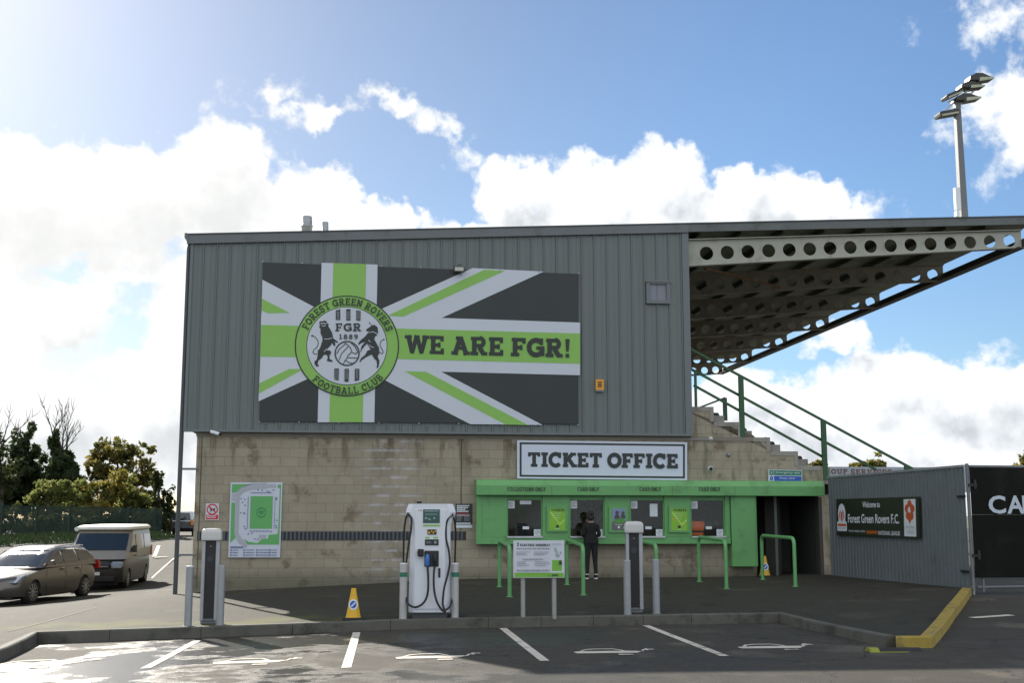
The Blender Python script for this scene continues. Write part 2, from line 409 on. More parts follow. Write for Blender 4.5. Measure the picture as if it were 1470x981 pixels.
# ------------------------------------------------------------------ materials
def new_mat(name):
    m = bpy.data.materials.new(name); m.use_nodes = True
    t = m.node_tree; t.nodes.clear(); n = NT(t)
    b = n.n('ShaderNodeBsdfPrincipled'); o = n.n('ShaderNodeOutputMaterial'); t.links.new(b.outputs[0], o.inputs[0])
    return m, n, b, o
def bump(n, b, h, strength=.3, dist=.01):
    nd = n.n('ShaderNodeBump'); nd.inputs['Strength'].default_value = strength; nd.inputs['Distance'].default_value = dist
    n.put(nd.inputs['Height'], h); n.t.links.new(nd.outputs[0], b.inputs['Normal'])
def M(name, c, rough=.6, metal=0.0, var=.18, scale=6, bmp=0.0, bscale=60, spec=.5, grime=None, gscale=2.0, gamt=.5, coat=0.0, sub=None):
    m, n, b, o = new_mat(name)
    tcn = n.n('ShaderNodeTexCoord').outputs['Object']
    f = n.noise(tcn, scale, 5, .6)
    k = n.m('ADD', 1 - var, n.m('MULTIPLY', f, 2*var))
    cc = n.v('MULTIPLY', c[:3], n.comb(k, k, k))
    if grime:
        g = n.ss(n.noise(tcn, gscale, 6, .65), .5, .72, 0, gamt)
        cc = n.mix(g, cc, grime)
    n.put(b.inputs['Base Color'], cc)
    ra = .12 if var > .055 else .0
    n.put(b.inputs['Roughness'], n.m('ADD', rough-ra/2, n.m('MULTIPLY', n.noise(tcn, scale*2.3, 3, .5), ra)))
    b.inputs['Metallic'].default_value = metal
    b.inputs['Specular IOR Level'].default_value = spec
    b.inputs['Coat Weight'].default_value = coat
    if bmp: bump(n, b, n.noise(tcn, bscale, 4, .6), bmp, .01)
    return m
def GLASS(name, tint=(.55,.6,.6), refl=1.0, rough=.02, op=.25):
    """thin pane: lets most light through, reflects by angle"""
    m = bpy.data.materials.new(name); m.use_nodes = True; t = m.node_tree; t.nodes.clear(); n = NT(t)
    tr = n.n('ShaderNodeBsdfTransparent'); tr.inputs[0].default_value = (*tint, 1)
    gl = n.n('ShaderNodeBsdfGlossy'); gl.inputs['Roughness'].default_value = rough; gl.inputs[0].default_value = (1, 1, 1, 1)
    fr = n.n('ShaderNodeFresnel'); fr.inputs[0].default_value = 1.52
    mx_ = n.n('ShaderNodeMixShader'); n.put(mx_.inputs[0], n.m('MULTIPLY', fr.outputs[0], refl*1.8, clamp=True))
    t.links.new(tr.outputs[0], mx_.inputs[1]); t.links.new(gl.outputs[0], mx_.inputs[2])
    o = n.n('ShaderNodeOutputMaterial'); t.links.new(mx_.outputs[0], o.inputs[0])
    return m

def clad_mat():
    m, n, b, o = new_mat('slate_cladding')
    tcn = n.n('ShaderNodeTexCoord').outputs['Object']; x, y, z = n.xyz(tcn)
    pan = n.n('ShaderNodeTexWhiteNoise', noise_dimensions='1D'); n.put(pan.inputs['W'], n.m('FLOOR', n.m('DIVIDE', x, .335)))
    st = n.noise(n.comb(n.m('MULTIPLY', x, 7.0), y, n.m('MULTIPLY', z, .22)), 1.0, 5, .65)
    f = n.noise(tcn, .7, 5, .6)
    k = n.m('ADD', n.m('ADD', .80, n.m('MULTIPLY', pan.outputs[0], .07)), n.m('ADD', n.m('MULTIPLY', st, .22), n.m('MULTIPLY', f, .12)))
    cc = n.v('MULTIPLY', (.140,.166,.160), n.comb(k, k, k))
    cc = n.mix(n.ss(st, .56, .74, 0, .4), cc, (.075,.078,.066))
    n.put(b.inputs['Base Color'], cc); n.put(b.inputs['Roughness'], n.m('ADD', .36, n.m('MULTIPLY', f, .16)))
    bump(n, b, n.noise(tcn, 1.6, 2, .5), .12, .02); return m
m_clad = clad_mat()
m_clad_trim = M('slate_trim', (.145,.165,.172), .4, var=.06)
m_fascia = M('slate_fascia', (.135,.15,.155), .42, var=.10, scale=.7, grime=(.07,.075,.06), gscale=1.6, gamt=.6)
m_fascia_old = M('weathered_fascia', (.12,.135,.13), .5, var=.2, scale=2.5, grime=(.05,.055,.04), gscale=3.0, gamt=.75)
m_green = M('green_paint', (.135,.37,.125), .45, var=.14, scale=1.5, grime=(.08,.19,.065), gscale=2.2, gamt=.55)
m_green_d = M('green_paint_shadow_gap', (.03,.09,.025), .6)
m_green_rail = M('green_rail_paint', (.125,.36,.13), .42, var=.15, scale=5, grime=(.06,.16,.04), gscale=6, gamt=.5)
m_black = M('black_plastic', (.012,.012,.013), .45)
m_rubber = M('rubber', (.018,.018,.018), .7)
m_white = M('white_print', (.72,.75,.80), .5, var=.03)
m_paper = M('paper', (.68,.72,.76), .7, var=.05)
m_ink = M('dark_print', (.025,.032,.03), .5, var=.05)
m_ink2 = M('grey_print', (.30,.31,.34), .6, var=.05)
m_lime = M('lime_print', (.25,.51,.10), .5, var=.04)
m_mural_black = M('mural_black', (.026,.033,.033), .5, var=.12, scale=.6)
m_mural_white = M('mural_white', (.58,.625,.685), .5, var=.06, scale=.7)
m_steel = M('galvanised_steel', (.33,.345,.36), .42, metal=.45, var=.2, scale=9)
m_steel_d = M('dull_steel', (.17,.18,.19), .6, metal=.15, var=.2, scale=9)
m_rail = M('dark_green_rail', (.022,.085,.028), .45, var=.15, scale=5)
m_beam_in = M('shaded_cream_steel', (.29,.255,.185), .6, var=.2, scale=2, grime=(.08,.07,.045), gscale=2.6, gamt=.6)  # cream beam paint browned and darkened for the shade under the canopy
m_beam = M('cream_steel', (.37,.37,.31), .5, var=.14, scale=2, grime=(.16,.15,.11), gscale=2.6, gamt=.5)
m_deck = M('roof_deck_underside', (.25,.28,.19), .6, var=.25, scale=1.5, grime=(.05,.06,.03), gscale=1.2, gamt=.8)
m_purlin = M('purlin_steel', (.10,.095,.065), .6, var=.2, grime=(.05,.045,.03), gamt=.6)
m_conc = M('precast_concrete', (.30,.285,.25), .85, var=.2, scale=5, bmp=.3, bscale=40, grime=(.10,.10,.075), gscale=1.6, gamt=.7)
m_seat = M('black_seat_plastic', (.02,.02,.022), .5)
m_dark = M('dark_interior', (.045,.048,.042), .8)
m_room = M('office_wall', (.16,.15,.125), .8, grime=(.07,.06,.045), gscale=1.5)
m_yellow = M('yellow_plastic', (.72,.42,.02), .5, var=.08, grime=(.3,.18,.03), gscale=8, gamt=.35)
m_orange_box = M('orange_plastic', (.75,.34,.03), .45)
m_blue = M('blue_print', (.02,.09,.42), .5)
m_green_sign = M('green_print', (.01,.18,.11), .5)
m_red = M('red_print', (.55,.03,.05), .5)
m_orange = M('orange_print', (.60,.13,.015), .5)
m_alu = M('brushed_aluminium', (.38,.395,.41), .38, metal=.5, var=.12, scale=14)
m_charger = M('charger_white', (.70,.73,.78), .32, var=.03)
m_hivis = M('hi_vis_orange', (.9,.16,.03), .7)
m_glass = GLASS('window_glass')
m_shopglass = GLASS('office_glass', (.86,.88,.85), refl=.26)

def fence_pal(): pass
# block wall -------------------------------------------------
def wall_mat():
    m, n, b, o = new_mat('concrete_blockwork')
    tcn = n.n('ShaderNodeTexCoord').outputs['Object']
    x, y, z = n.xyz(tcn)
    u = n.m('ADD', n.m('ADD', x, y), FP(279, 730)[0])
    bv = n.comb(u, z, 0)
    br = n.n('ShaderNodeTexBrick'); n.put(br.inputs['Vector'], bv)
    br.offset = .5; br.inputs['Scale'].default_value = 1.0
    br.inputs['Brick Width'].default_value = .45; br.inputs['Row Height'].default_value = .225
    br.inputs['Mortar Size'].default_value = .007; br.inputs['Mortar Smooth'].default_value = .5; br.inputs['Bias'].default_value = 0.0
    br.inputs['Color1'].default_value = (.36,.318,.238,1); br.inputs['Color2'].default_value = (.318,.28,.21,1); br.inputs['Mortar'].default_value = (.235,.212,.172,1)
    base = br.outputs['Color']
    f1 = n.noise(bv, 1.1, 6, .62); f2 = n.noise(bv, 22, 3, .6)
    k = n.m('ADD', .66, n.m('ADD', n.m('MULTIPLY', f1, .42), n.m('MULTIPLY', f2, .26)))
    cc = n.v('MULTIPLY', base, n.comb(k, k, k))
    # brown runs under the cladding
    run = n.noise(n.comb(n.m('MULTIPLY', u, 2.0), n.m('MULTIPLY', z, .35), 3.0), 1.3, 5, .6)
    top = n.ss(z, 2.5, 3.9)
    cc = n.mix(n.m('MULTIPLY', n.ss(run, .55, .66), n.m('MULTIPLY', top, .62)), cc, (.10,.075,.04))
    blot = n.noise(bv, 1.7, 5, .6)
    cc = n.mix(n.ss(blot, .54, .68, 0, .65), cc, (.125,.095,.055))
    # lime bloom along the joints beside the movement joint and at the corner
    zz = n.m('FRACT', n.m('DIVIDE', n.m('ADD', z, .06), .225))
    band = n.ss(zz, .45, .05)
    gx = n.m('MAXIMUM', n.ss(n.m('ABSOLUTE', n.m('SUBTRACT', u, -1.52)), .95, .25), n.ss(n.m('ABSOLUTE', n.m('SUBTRACT', u, -7.72)), .75, .25))
    bl = n.noise(n.comb(n.m('MULTIPLY', u, 1.0), n.m('MULTIPLY', z, 1.0), 7.0), 3.0, 6, .65)
    bloom = n.m('MULTIPLY', n.m('MULTIPLY', n.ss(bl, .40, .62), gx), n.m('ADD', n.m('MULTIPLY', band, .6), .07))
    cc = n.mix(bloom, cc, (.55,.56,.60))
    # green damp at the foot
    foot = n.m('MULTIPLY', n.ss(n.m('ADD', z, n.m('MULTIPLY', f1, -.5)), .55, .05), .6)
    cc = n.mix(foot, cc, (.075,.08,.055))
    # green algae streaks to the right
    alg = n.m('MULTIPLY', n.ss(n.noise(n.comb(n.m('MULTIPLY', u, 2.2), n.m('MULTIPLY', z, .5), 9.), 1.6, 4, .6), .52, .7, 0, .5), n.ss(u, 3.8, 5.2))
    cc = n.mix(alg, cc, (.075,.085,.045))
    n.put(b.inputs['Base Color'], cc); b.inputs['Roughness'].default_value = .9; b.inputs['Specular IOR Level'].default_value = .25
    h = n.m('SUBTRACT', n.m('MULTIPLY', n.noise(bv, 70, 3, .6), .5), n.m('MULTIPLY', br.outputs['Fac'], 1.2))
    bump(n, b, h, .5, .006)
    return m
m_wall = wall_mat()

# tarmac -----------------------------------------------------
def tarmac(name, dry, wet, seed, wetlo, wethi, wet_box=None, worn=(.16,.145,.115), wornamt=.6, moss=None):
    m, n, b, o = new_mat(name)
    tcn = n.n('ShaderNodeTexCoord').outputs['Object']
    x, y, z = n.xyz(tcn)
    p = n.comb(x, y, seed)
    big = n.noise(p, .32, 7, .62); mid = n.noise(p, 1.9, 6, .62); fine = n.noise(p, 38, 3, .7)
    sp = n.n('ShaderNodeTexVoronoi'); n.put(sp.inputs['Vector'], p); sp.inputs['Scale'].default_value = 55
    k = n.m('ADD', .5, n.m('ADD', n.m('MULTIPLY', mid, .5), n.m('MULTIPLY', fine, .55)))
    cc = n.v('MULTIPLY', dry, n.comb(k, k, k))
    stone = n.ss(sp.outputs['Distance'], .28, .10)
    cc = n.mix(n.m('MULTIPLY', stone, n.ss(fine, .45, .75, 0, .9)), cc, (.30,.28,.24))
    cc = n.mix(n.ss(n.noise(p, .9, 6, .6), .54, .70, 0, wornamt), cc, worn)
    # hairline cracks and oil drips
    ck = n.n('ShaderNodeTexVoronoi'); ck.feature = 'DISTANCE_TO_EDGE'; ck.inputs['Scale'].default_value = .42
    wv = n.n('ShaderNodeVectorMath', operation='SCALE'); n.put(wv.inputs[0], n.noise(p, 1.4, 4, .6, col=True)); wv.inputs['Scale'].default_value = 1.1
    n.put(ck.inputs['Vector'], n.v('ADD', p, wv.outputs[0]))
    cc = n.mix(n.m('MULTIPLY', n.ss(ck.outputs['Distance'], .012, .003), n.ss(mid, .42, .55, 0, .75)), cc, (.012,.012,.011))
    cc = n.mix(n.ss(n.noise(p, 1.1, 4, .55, .6), .62, .72, 0, .6), cc, (.018,.018,.017))
    if moss:
        mp = n.m('MULTIPLY', n.ss(n.noise(p, .8, 5, .6), .45, .62), moss[0](n, x, y))
        cc = n.mix(mp, cc, moss[1])
    w = n.m('ADD', n.m('MULTIPLY', big, .72), n.m('MULTIPLY', mid, .28))
    w = n.m('ADD', w, n.m('MULTIPLY', n.m('SUBTRACT', fine, .5), .10))
    wf = n.ss(w, wetlo, wethi)
    if wet_box: wf = n.m('MULTIPLY', wf, wet_box(n, x, y))
    dk = n.mix(wf, cc, n.v('MULTIPLY', cc, (.38,.38,.40)))
    n.put(b.inputs['Base Color'], dk)
    n.put(b.inputs['Roughness'], n.m('ADD', .85, n.m('MULTIPLY', wf, -(.85-wet))))
    n.put(b.inputs['Specular IOR Level'], n.m('ADD', .22, n.m('MULTIPLY', wf, .3)))
    h = n.m('ADD', n.m('MULTIPLY', sp.outputs['Distance'], .6), n.m('MULTIPLY', fine, .6))
    nd = n.n('ShaderNodeBump'); nd.inputs['Distance'].default_value = .012
    n.put(nd.inputs['Strength'], n.m('ADD', .75, n.m('MULTIPLY', wf, -.30)))
    n.put(nd.inputs['Height'], h); n.t.links.new(nd.outputs[0], b.inputs['Normal'])
    return m
def left_wet(n, x, y):
    return n.m('ADD', n.ss(x, 4.0, -3.0), n.m('MULTIPLY', n.ss(n.m('ABSOLUTE', n.m('SUBTRACT', x, 4.0)), 5, 1), .35), clamp=True)
m_road = tarmac('wet_tarmac', (.058,.053,.044), .22, 3.0, .45, .54, left_wet, worn=(.15,.132,.105), wornamt=.55)
m_pave = tarmac('old_tarmac', (.042,.040,.031), .45, 11.0, .60, .70, None, worn=(.10,.092,.066), wornamt=.4,
                moss=(lambda n, x, y: n.m('MULTIPLY', n.ss(n.m('ABSOLUTE', n.m('SUBTRACT', y, 22.2)), 1.6, .2), n.ss(x, 1, -3)), (.085,.09,.03)))
def kerb_mat():
    m, n, b, o = new_mat('kerb_concrete')
    tcn = n.n('ShaderNodeTexCoord').outputs['Object']
    f = n.noise(tcn, 4, 6, .65); g = n.noise(tcn, 60, 3, .6)
    k = n.m('ADD', .5, n.m('ADD', n.m('MULTIPLY', f, .6), n.m('MULTIPLY', g, .4)))
    cc = n.v('MULTIPLY', (.10,.097,.08), n.comb(k, k, k))
    cc = n.mix(n.ss(n.noise(tcn, 1.3, 6, .7), .48, .66, 0, .8), cc, (.03,.032,.025))
    n.put(b.inputs['Base Color'], cc); b.inputs['Roughness'].default_value = .85
    bump(n, b, g, .4, .006); return m
m_kerb = kerb_mat()
m_kerb_y = M('yellow_kerb_paint', (.33,.24,.045), .8, var=.3, scale=7, bmp=.4, grime=(.10,.09,.06), gscale=2.6, gamt=.9)
m_linep = M('worn_road_paint', (.60,.55,.47), .75, var=.25, scale=8, bmp=.4, bscale=50, grime=(.09,.083,.07), gscale=4, gamt=.9)
m_grass = M('bank_grass', (.04,.06,.018), .9, var=.5, scale=1.5, bmp=.6, bscale=25)

# ------------------------------------------------------------------ ground heights
def rbf(pts):
    A = np.array(pts, float); P_ = A[:, :2]; zv = A[:, 2]; n = len(A)
    d = np.linalg.norm(P_[:, None]-P_[None], axis=2)
    K = np.zeros((n+1, n+1)); K[:n, :n] = -d; K[:n, n] = 1; K[n, :n] = 1
    c = np.linalg.solve(K, np.append(zv, 0))
    def f(x, y):
        return float(-(np.hypot(P_[:, 0]-x, P_[:, 1]-y)) @ c[:n] + c[n])
    def fv(xs, ys):
        return -np.hypot(np.asarray(xs)[:, None]-P_[:, 0], np.asarray(ys)[:, None]-P_[:, 1]) @ c[:n] + c[n]
    f.v = fv
    return f
PAVE_PTS = [(-6.6,11,-.10),(-7.2,15,-.10),(-7.55,18.3,-.10),(-8.1,20.8,-.08),(-5.25,21.4,-.02),(-3.2,21.7,.03),(-1.49,22.0,.07),(2.6,22.3,.10),(4.85,22.4,.11),
            (5.3,20,.10),(5.75,17.7,.09),(7.6,21.7,.26),(9.5,25.8,.42),(8.1,31.6,.46),(6.2,31.6,.42),(2.5,31,.41),(-1.1,30.6,.40),(-4.0,30.3,.27),(-6.2,30.1,.17),(-7.6,30,.12),
            (0,26,.22),(5,26,.28),(-4,26,.10),(-8,25.5,.0),
            (-12.3,31,-.3),(-12,34,-.3),(-12.2,39,-.3),(-12.9,43,-.28),(-10,36,-.1),(-12,24,-.25),(-20,30,-.45),(-20,20,-.3),(-40,20,-.4),(-40,40,-.3),
            (-14.3,50,.45),(-17,60,.7),(-26,60,.72),(-21,75,.95),(-9,45,.12),(-8,60,.5),(-60,60,.8),(-30,100,1.15),(10,100,1.2),(-30,150,1.3),(20,150,1.3),(-80,100,1.3),(10,60,.5),(14,45,.42)]
pave_z = rbf(PAVE_PTS)
ROAD_PTS = [(-6.6,10.5,-.30),(-7.2,15,-.27),(-7.55,18.3,-.27),(-8.1,20.8,-.26),(-5.25,21.3,-.19),(-1.49,21.9,-.09),(2.6,22.1,-.06),(4.85,22.3,-.05),(5.75,17.5,-.07),(7.7,21.6,.11),(9.6,25.8,.30),
            (-6,13,-.22),(0,13,-.10),(6,13,-.06),(0,18,-.10),(-4,18,-.18),(3.5,18,-.08),(12,20,.05),(14,26,.26),(20,30,.32),(11,17,-.04),(0,5,-.05),(0,0,0),(-10,8,-.3),(10,8,0),
            (8.1,31.6,.0),(0,30,-.1),(-7.6,30,-.25),(-12,32,-.7),(-40,20,-.8),(-40,40,-.7),(-20,60,.2),(-12.5,43,-.7),(-30,100,.7),(10,100,.7),(-30,150,.8),(20,150,.9),(-80,100,.8),(60,60,.6),
            (100,0,0),(-100,0,-.9),(0,-100,0),(0,300,.9),(300,300,.8),(-300,300,.8),(300,-100,.3),(-300,-100,-.6)]
road_z = rbf(ROAD_PTS)

def pxz(px, py, z):
    r = ray(px, py); k = (z-EYE)/r.z; return (r.x*k, r.y*k)
def kp(px, py):
    q = on_ground(px, py, pave_z); return (q.x, q.y)
KERB = [(-5.6,6.0),(-6.6,11.0),(-7.3,15.5)] + [kp(-4,931), kp(47,908.5), kp(160,904.5), kp(290,900.5), kp(420,896), kp(560,890.5), kp(700,887.5), kp(850,885), kp(990,882.5), kp(1122,880.5)]
i_diag = len(KERB)-1
KERB += [kp(1200,898), kp(1285,914.5)]; i_y0 = len(KERB)-1
KERB += [kp(1321,914.5)]; KERB += [kp(1352,880), kp(1384,843)]
i_end = len(KERB)-1
def densify(pl, step):
    out = []
    for a, b in zip(pl[:-1], pl[1:]):
        n = max(1, int(math.dist(a, b)/step)); out += [(a[0]+(b[0]-a[0])*i/n, a[1]+(b[1]-a[1])*i/n) for i in range(n)]
    return out+[pl[-1]]
# pavement: one sheet inside the kerb
edge = densify(KERB, .5) + [(10.2,30),(12,40),(20,150),(-90,150),(-90,6)]
pts2 = [Vector(p) for p in edge]; nE = len(pts2)
inner = []
for gx in np.arange(-14, 10, .6):
    for gy in np.arange(14, 34, .6): inner.append(Vector((gx+random.uniform(-.1,.1), gy+random.uniform(-.1,.1))))
for gx in np.arange(-88, 20, 3.0):
    for gy in np.arange(8, 149, 3.0):
        if not (-14 < gx < 10 and 14 < gy < 34): inner.append(Vector((gx+.3*random.random(), gy+.3*random.random())))
rv, re, rf, *_ = geometry.delaunay_2d_cdt(pts2+inner, [(i, (i+1) % nE) for i in range(nE)], [list(range(nE))], 1, 1e-4)
pm = MB(); zz = pave_z.v([q.x for q in rv], [q.y for q in rv])
pm.add([(q.x, q.y, float(z)) for q, z in zip(rv, zz)], [list(f_) for f_ in rf], True)
struct(pm, 'pavement', m_pave)
# road sheet to the horizon
def axis(a, b, fa, fb, step):
    mid = list(np.arange(fa, fb+1e-6, step)); lo = []; hi = []; d = step; q = fa
    while q > a: d *= 1.35; q -= d; lo.append(q)
    d = step; q = fb
    while q < b: d *= 1.35; q += d; hi.append(q)
    return lo[::-1]+mid+hi
xs = axis(-1500, 1500, -14, 22, .75); ys = axis(-800, 2200, 4, 34, .75)
gxv, gyv = np.meshgrid(xs, ys); gz = road_z.v(gxv.ravel(), gyv.ravel())
far = np.hypot(gxv.ravel(), gyv.ravel()); gz = np.where(far > 160, np.clip(gz, -.9, .9), gz)
rm = MB(); nx_ = len(xs)
rm.add(list(zip(gxv.ravel().tolist(), gyv.ravel().tolist(), gz.tolist())), [(j*nx_+i, j*nx_+i+1, (j+1)*nx_+i+1, (j+1)*nx_+i) for j in range(len(ys)-1) for i in range(nx_-1)], True)
struct(rm, 'car_park_road', m_road)
# kerbs: a 125 mm stone along the edge, joints every 0.9 m
def kerb_run(pl, name, mat, wid=.14):
    pl = densify(pl, .9); mb = MB()
    offs = []
    for i, p in enumerate(pl):
        a = Vector(pl[max(i-1, 0)]); b = Vector(pl[min(i+1, len(pl)-1)]); t = (b-a).normalized()
        offs.append(Vector((t.y, -t.x)))
    for i in range(len(pl)-1):
        ring = []
        for j, e in ((i, .004), (i+1, -.004)):
            p = Vector(pl[j]); d = (Vector(pl[i+1])-Vector(pl[i])).normalized(); p = p+d*e
            zt = pave_z(p.x, p.y)+.012; zb = road_z(p.x, p.y)-.05; o_ = offs[j]
            q0 = p; q1 = p+o_*(wid-.02); q2 = p+o_*wid
            ring.append([(q0.x, q0.y, zb), (q0.x, q0.y, zt), (q1.x, q1.y, zt), (q2.x, q2.y, zt-.02), (q2.x+o_.x*.01, q2.y+o_.y*.01, zb)])
        mb.loft(ring, smooth=False)
    struct(mb, name, mat)
kerb_run(KERB[:i_y0+1], 'kerb', m_kerb)
kerb_run(KERB[i_y0:], 'yellow_kerb', m_kerb_y, .17)

# painted lines and car symbols on the bays
def paint_strip(name, quad_px, base=road_z, lift=.006, mat=m_linep):
    """strip between two picture points, real width"""
    (x0, y0), (x1, y1), w = quad_px
    a = on_ground(x0, y0, base); b = on_ground(x1, y1, base)
    d = (b-a); d.z = 0; L = d.length; d.normalize(); nn = Vector((-d.y, d.x, 0)); n = max(2, int(L/.3)); mb = MB(); vs_ = []
    for i in range(n+1):
        p = a+d*L*i/n
        for sgn in (-1, 1):
            q = p+nn*sgn*w/2; vs_.append((q.x, q.y, base(q.x, q.y)+lift))
    mb.add(vs_, [(2*i, 2*i+1, 2*i+3, 2*i+2) for i in range(n)])
    return struct(mb, name, mat)
for x0, y0, x1, y1 in ((283,921,208,961), (512,909,497,960), (722,903,782,950), (927,899,1040,943)):
    paint_strip('bay_line', ((x0, y0), (x1, y1), .13))
# car outline with a plug lead, lying on the bay, about 1.9 m long
def car_symbol(px, py, L, rot):
    c = on_ground(px, py, road_z); mb = MB(); ca, sa = math.cos(rot), math.sin(rot); k = [0]
    def fn(a, b):
        x, y = a*L, b*L*2.1
        return (c.x+ca*x-sa*y, c.y+sa*x+ca*y)
    d = D2(fn)
    d.poly([(-.5,-.03),(-.47,-.11),(.27,-.11),(.33,-.05),(.33,.0),(.1,.01),(-.42,.0)])
    d.stroke([(-.40,.0),(-.33,.085),(-.22,.12),(.02,.12),(.14,.02)], .035)
    d.stroke([(.32,-.04),(.37,-.02),(.39,.06),(.44,.07)], .03)
    d.rect(.42,.03,.46,.13); d.rect(.46,.045,.53,.065); d.rect(.46,.095,.53,.115)
    d.rect(.02,-.22,.20,-.17)
    vs_ = [(v_.x, v_.z, road_z(v_.x, v_.z)+.006-v_.y) for v_ in d.mb.v]
    mb.add(vs_, d.mb.f); o = mb.build('car_symbol', m_linep, fix=False); tag(o, kind='structure')
    for p_ in o.data.polygons:
        if p_.normal.z < 0: p_.flip()
for px, py in ((368,950), (627,943), (880,936), (1112,929)):
    car_symbol(px, py, 1.16, R(2))
car_symbol(60, 953, 1.5, R(2))
# road lines beyond the parked cars
for x0, y0, x1, y1, w in ((228,784,221,812,.16),(221,814,240,811,.2),(216,816,262,797,.07),(253,828,216,840,.07)):
    paint_strip('road_line', ((x0, y0), (x1, y1), w), pave_z)
for x0, y0, x1, y1 in ((10,908,140,873),):
    paint_strip('tarmac_joint', ((x0, y0), (x1, y1), .05), pave_z, mat=M('joint_grit', (.17,.16,.13), .9, var=.4, scale=9))
paint_strip('lane_arrow', ((1395,888), (1452,884), .18))
# ------------------------------------------------------------------ the stand
sL, zTL = FP(268, 338); _, zTM = FP(990, 322.5); sR, zTR = FP(1470, 312)
rs = (zTR-zTL)/(sR-sL)                       # roof slope along the front
def roof_top(s): return zTL+(s-sL)*rs
s_cl0 = FP(271, 480)[0]; s_cl1 = FP(989, 480)[0]
z_clb = .5*(FP(272, 618)[1]+FP(985, 624)[1])
s_w0 = FP(279, 730)[0]; s_off0 = FP(683, 730)[0]; s_off1 = FP(1082, 750)[0]; s_d0 = FP(1085, 760)[0]; s_d1 = FP(1176, 760)[0]; s_w1 = FP(1186, 760)[0]
z_ct = FP(900, 692, .3)[1]; z_cb = FP(900, 712, .3)[1]; z_ob = FP(880, 781, .25)[1]
BAY = 4.72; NB = 6; DEPTH = BAY*NB
bld = fthing('football_stand', 'football stand with slate grey cladding above a concrete block wall and cantilever roof', 'stand', s_w0, 0, 0)
BO = org(bld)
z0 = -.4
# block wall, opened for the office and the doorway
w = MB(BO)
w.box(s_w0, s_off0+.15, 0, .22, z0, z_clb)                         # left of the office
w.box(s_off0+.15, s_off1-.1, 0, .22, z0, z_ob+.1)                  # under the counters
w.box(s_off0+.15, s_d0+.001, 0, .22, z_cb+.05, z_clb)              # above
w.box(s_off1-.1, s_d0, 0, .22, z0, z_cb+.05)
w.box(s_d1, s_w1+.12, 0, .22, z0, z_cb+.05)
w.build('block_wall', m_wall, bld)
w = MB(BO)
# stepped gable of the terrace
steps = [(FP(1024,585)[0], FP(1005,585)[1]), (FP(1064,607)[0], FP(1045,607)[1]), (FP(1105,629)[0], FP(1085,629)[1]), (FP(1145,649)[0], FP(1125,649)[1]), (FP(1187,670)[0], FP(1165,670)[1])]
prof = [(s_d0+.001, z_cb+.05), (s_w1, z_cb+.05)]
pr = [(s_cl1-.35, z_clb-.02)]
px_ = s_cl1-.35
poly = []
poly.append((px_, z_clb))
zz_ = steps[0][1]
poly = [(s_d0+.001, z_clb), (s_d0+.001, z_cb+.05), (s_w1, z_cb+.05)]
up = []
for (se, zt) in steps: up.append((se, zt))
cur = []
prev = s_cl1-.35
for se, zt in up: cur += [(prev, zt), (se, zt)]; prev = se
cur[-1] = (s_w1, steps[-1][1])
outline = [(s_d0+.001, z_cb+.05), (s_w1, z_cb+.05)] + cur[::-1] + [(s_cl1-.35, z_clb), (s_d0+.001, z_clb)]
w.prism(outline, 0, .22)
w.build('stepped_gable_wall', m_wall, bld)
# pale coping blocks on each step
cp = MB(BO); prev = s_cl1-.35
for i, (se, zt) in enumerate(steps):
    e = se if i < 4 else s_w1
    cp.box(prev+.003, e-.10, -.012, .235, zt-.10, zt+.012)
    if i < 4: cp.box(e-.098, e+.004, -.014, .233, steps[i+1][1]+.014, zt+.014)
    prev = se
cp.build('coping', m_conc, bld)
# terrace treads going back
tr = MB(BO); prev = s_cl1-.35
for i, (se, zt) in enumerate(steps):
    e = se if i < 4 else s_w1+.25
    tr.box(prev, e, .24, DEPTH, zt-.45, zt-.02)
    tr.box(prev, prev+.36, .24, DEPTH, zt-.019, zt+.2)
    prev = se
for i in range(3):
    tr.box(s_w1+.25+.72*i, s_w1+.25+.72*(i+1), .24, DEPTH, steps[-1][1]-.38*(i+1)-.45, steps[-1][1]-.38*(i+1)-.02)
tr.build('terrace_step', m_conc, bld)
# side and rear walls
sw = MB(BO)
sw.box(s_w0, s_w0+.22, .225, DEPTH, z0, z_clb); sw.box(s_w0, s_w1, DEPTH-.22, DEPTH-.001, z0, z_clb-.02)
sw.build('side_wall', m_wall, bld)
# cladding: standing-seam sheets
def ribbed(mb, s0, s1, t, zb, ztop, pitch=.335, dep=.035, rib=.035):
    n = max(1, round((s1-s0)/pitch)); p = (s1-s0)/n; xs_ = []
    for i in range(n):
        a = s0+p*i
        xs_ += [(a, t), (a+p*.44, t), (a+p*.46, t+.006), (a+p*.54, t+.006), (a+p*.56, t), (a+p-rib*1.6, t), (a+p-rib*1.1, t-dep), (a+p-rib*.5, t-dep)]
    xs_.append((s1, t))
    vs_ = [(x, y, zb) for x, y in xs_]+[(x, y, ztop(x)) for x, y in xs_]; m_ = len(xs_)
    mb.add(vs_, [(i, i+1, m_+i+1, m_+i) for i in range(m_-1)])
cl = MB(BO)
z_fb = lambda s: roof_top(s)-.255
ribbed(cl, s_cl0, s_cl1-.18, -.12, z_clb, lambda s: z_fb(s)+.02, pitch=.335)
cl.box(s_cl0, s_cl1-.01, -.11, .0, z_clb+.001, z_clb+.03)
cl.build('cladding', m_clad, bld)
tm = MB(BO)
tm.prism([(s_cl1-.18, z_clb-.01), (s_cl1, z_clb-.01), (s_cl1, z_fb(s_cl1)), (s_cl1-.18, z_fb(s_cl1))], -.155, .05)
tm.box(s_cl0-.02, s_cl1-.001, -.158, -.02, z_clb-.05, z_clb+.004)
tm.box(s_cl0-.02, s_cl0+.05, -.156, .05, z_clb+.005, z_fb(s_cl0))
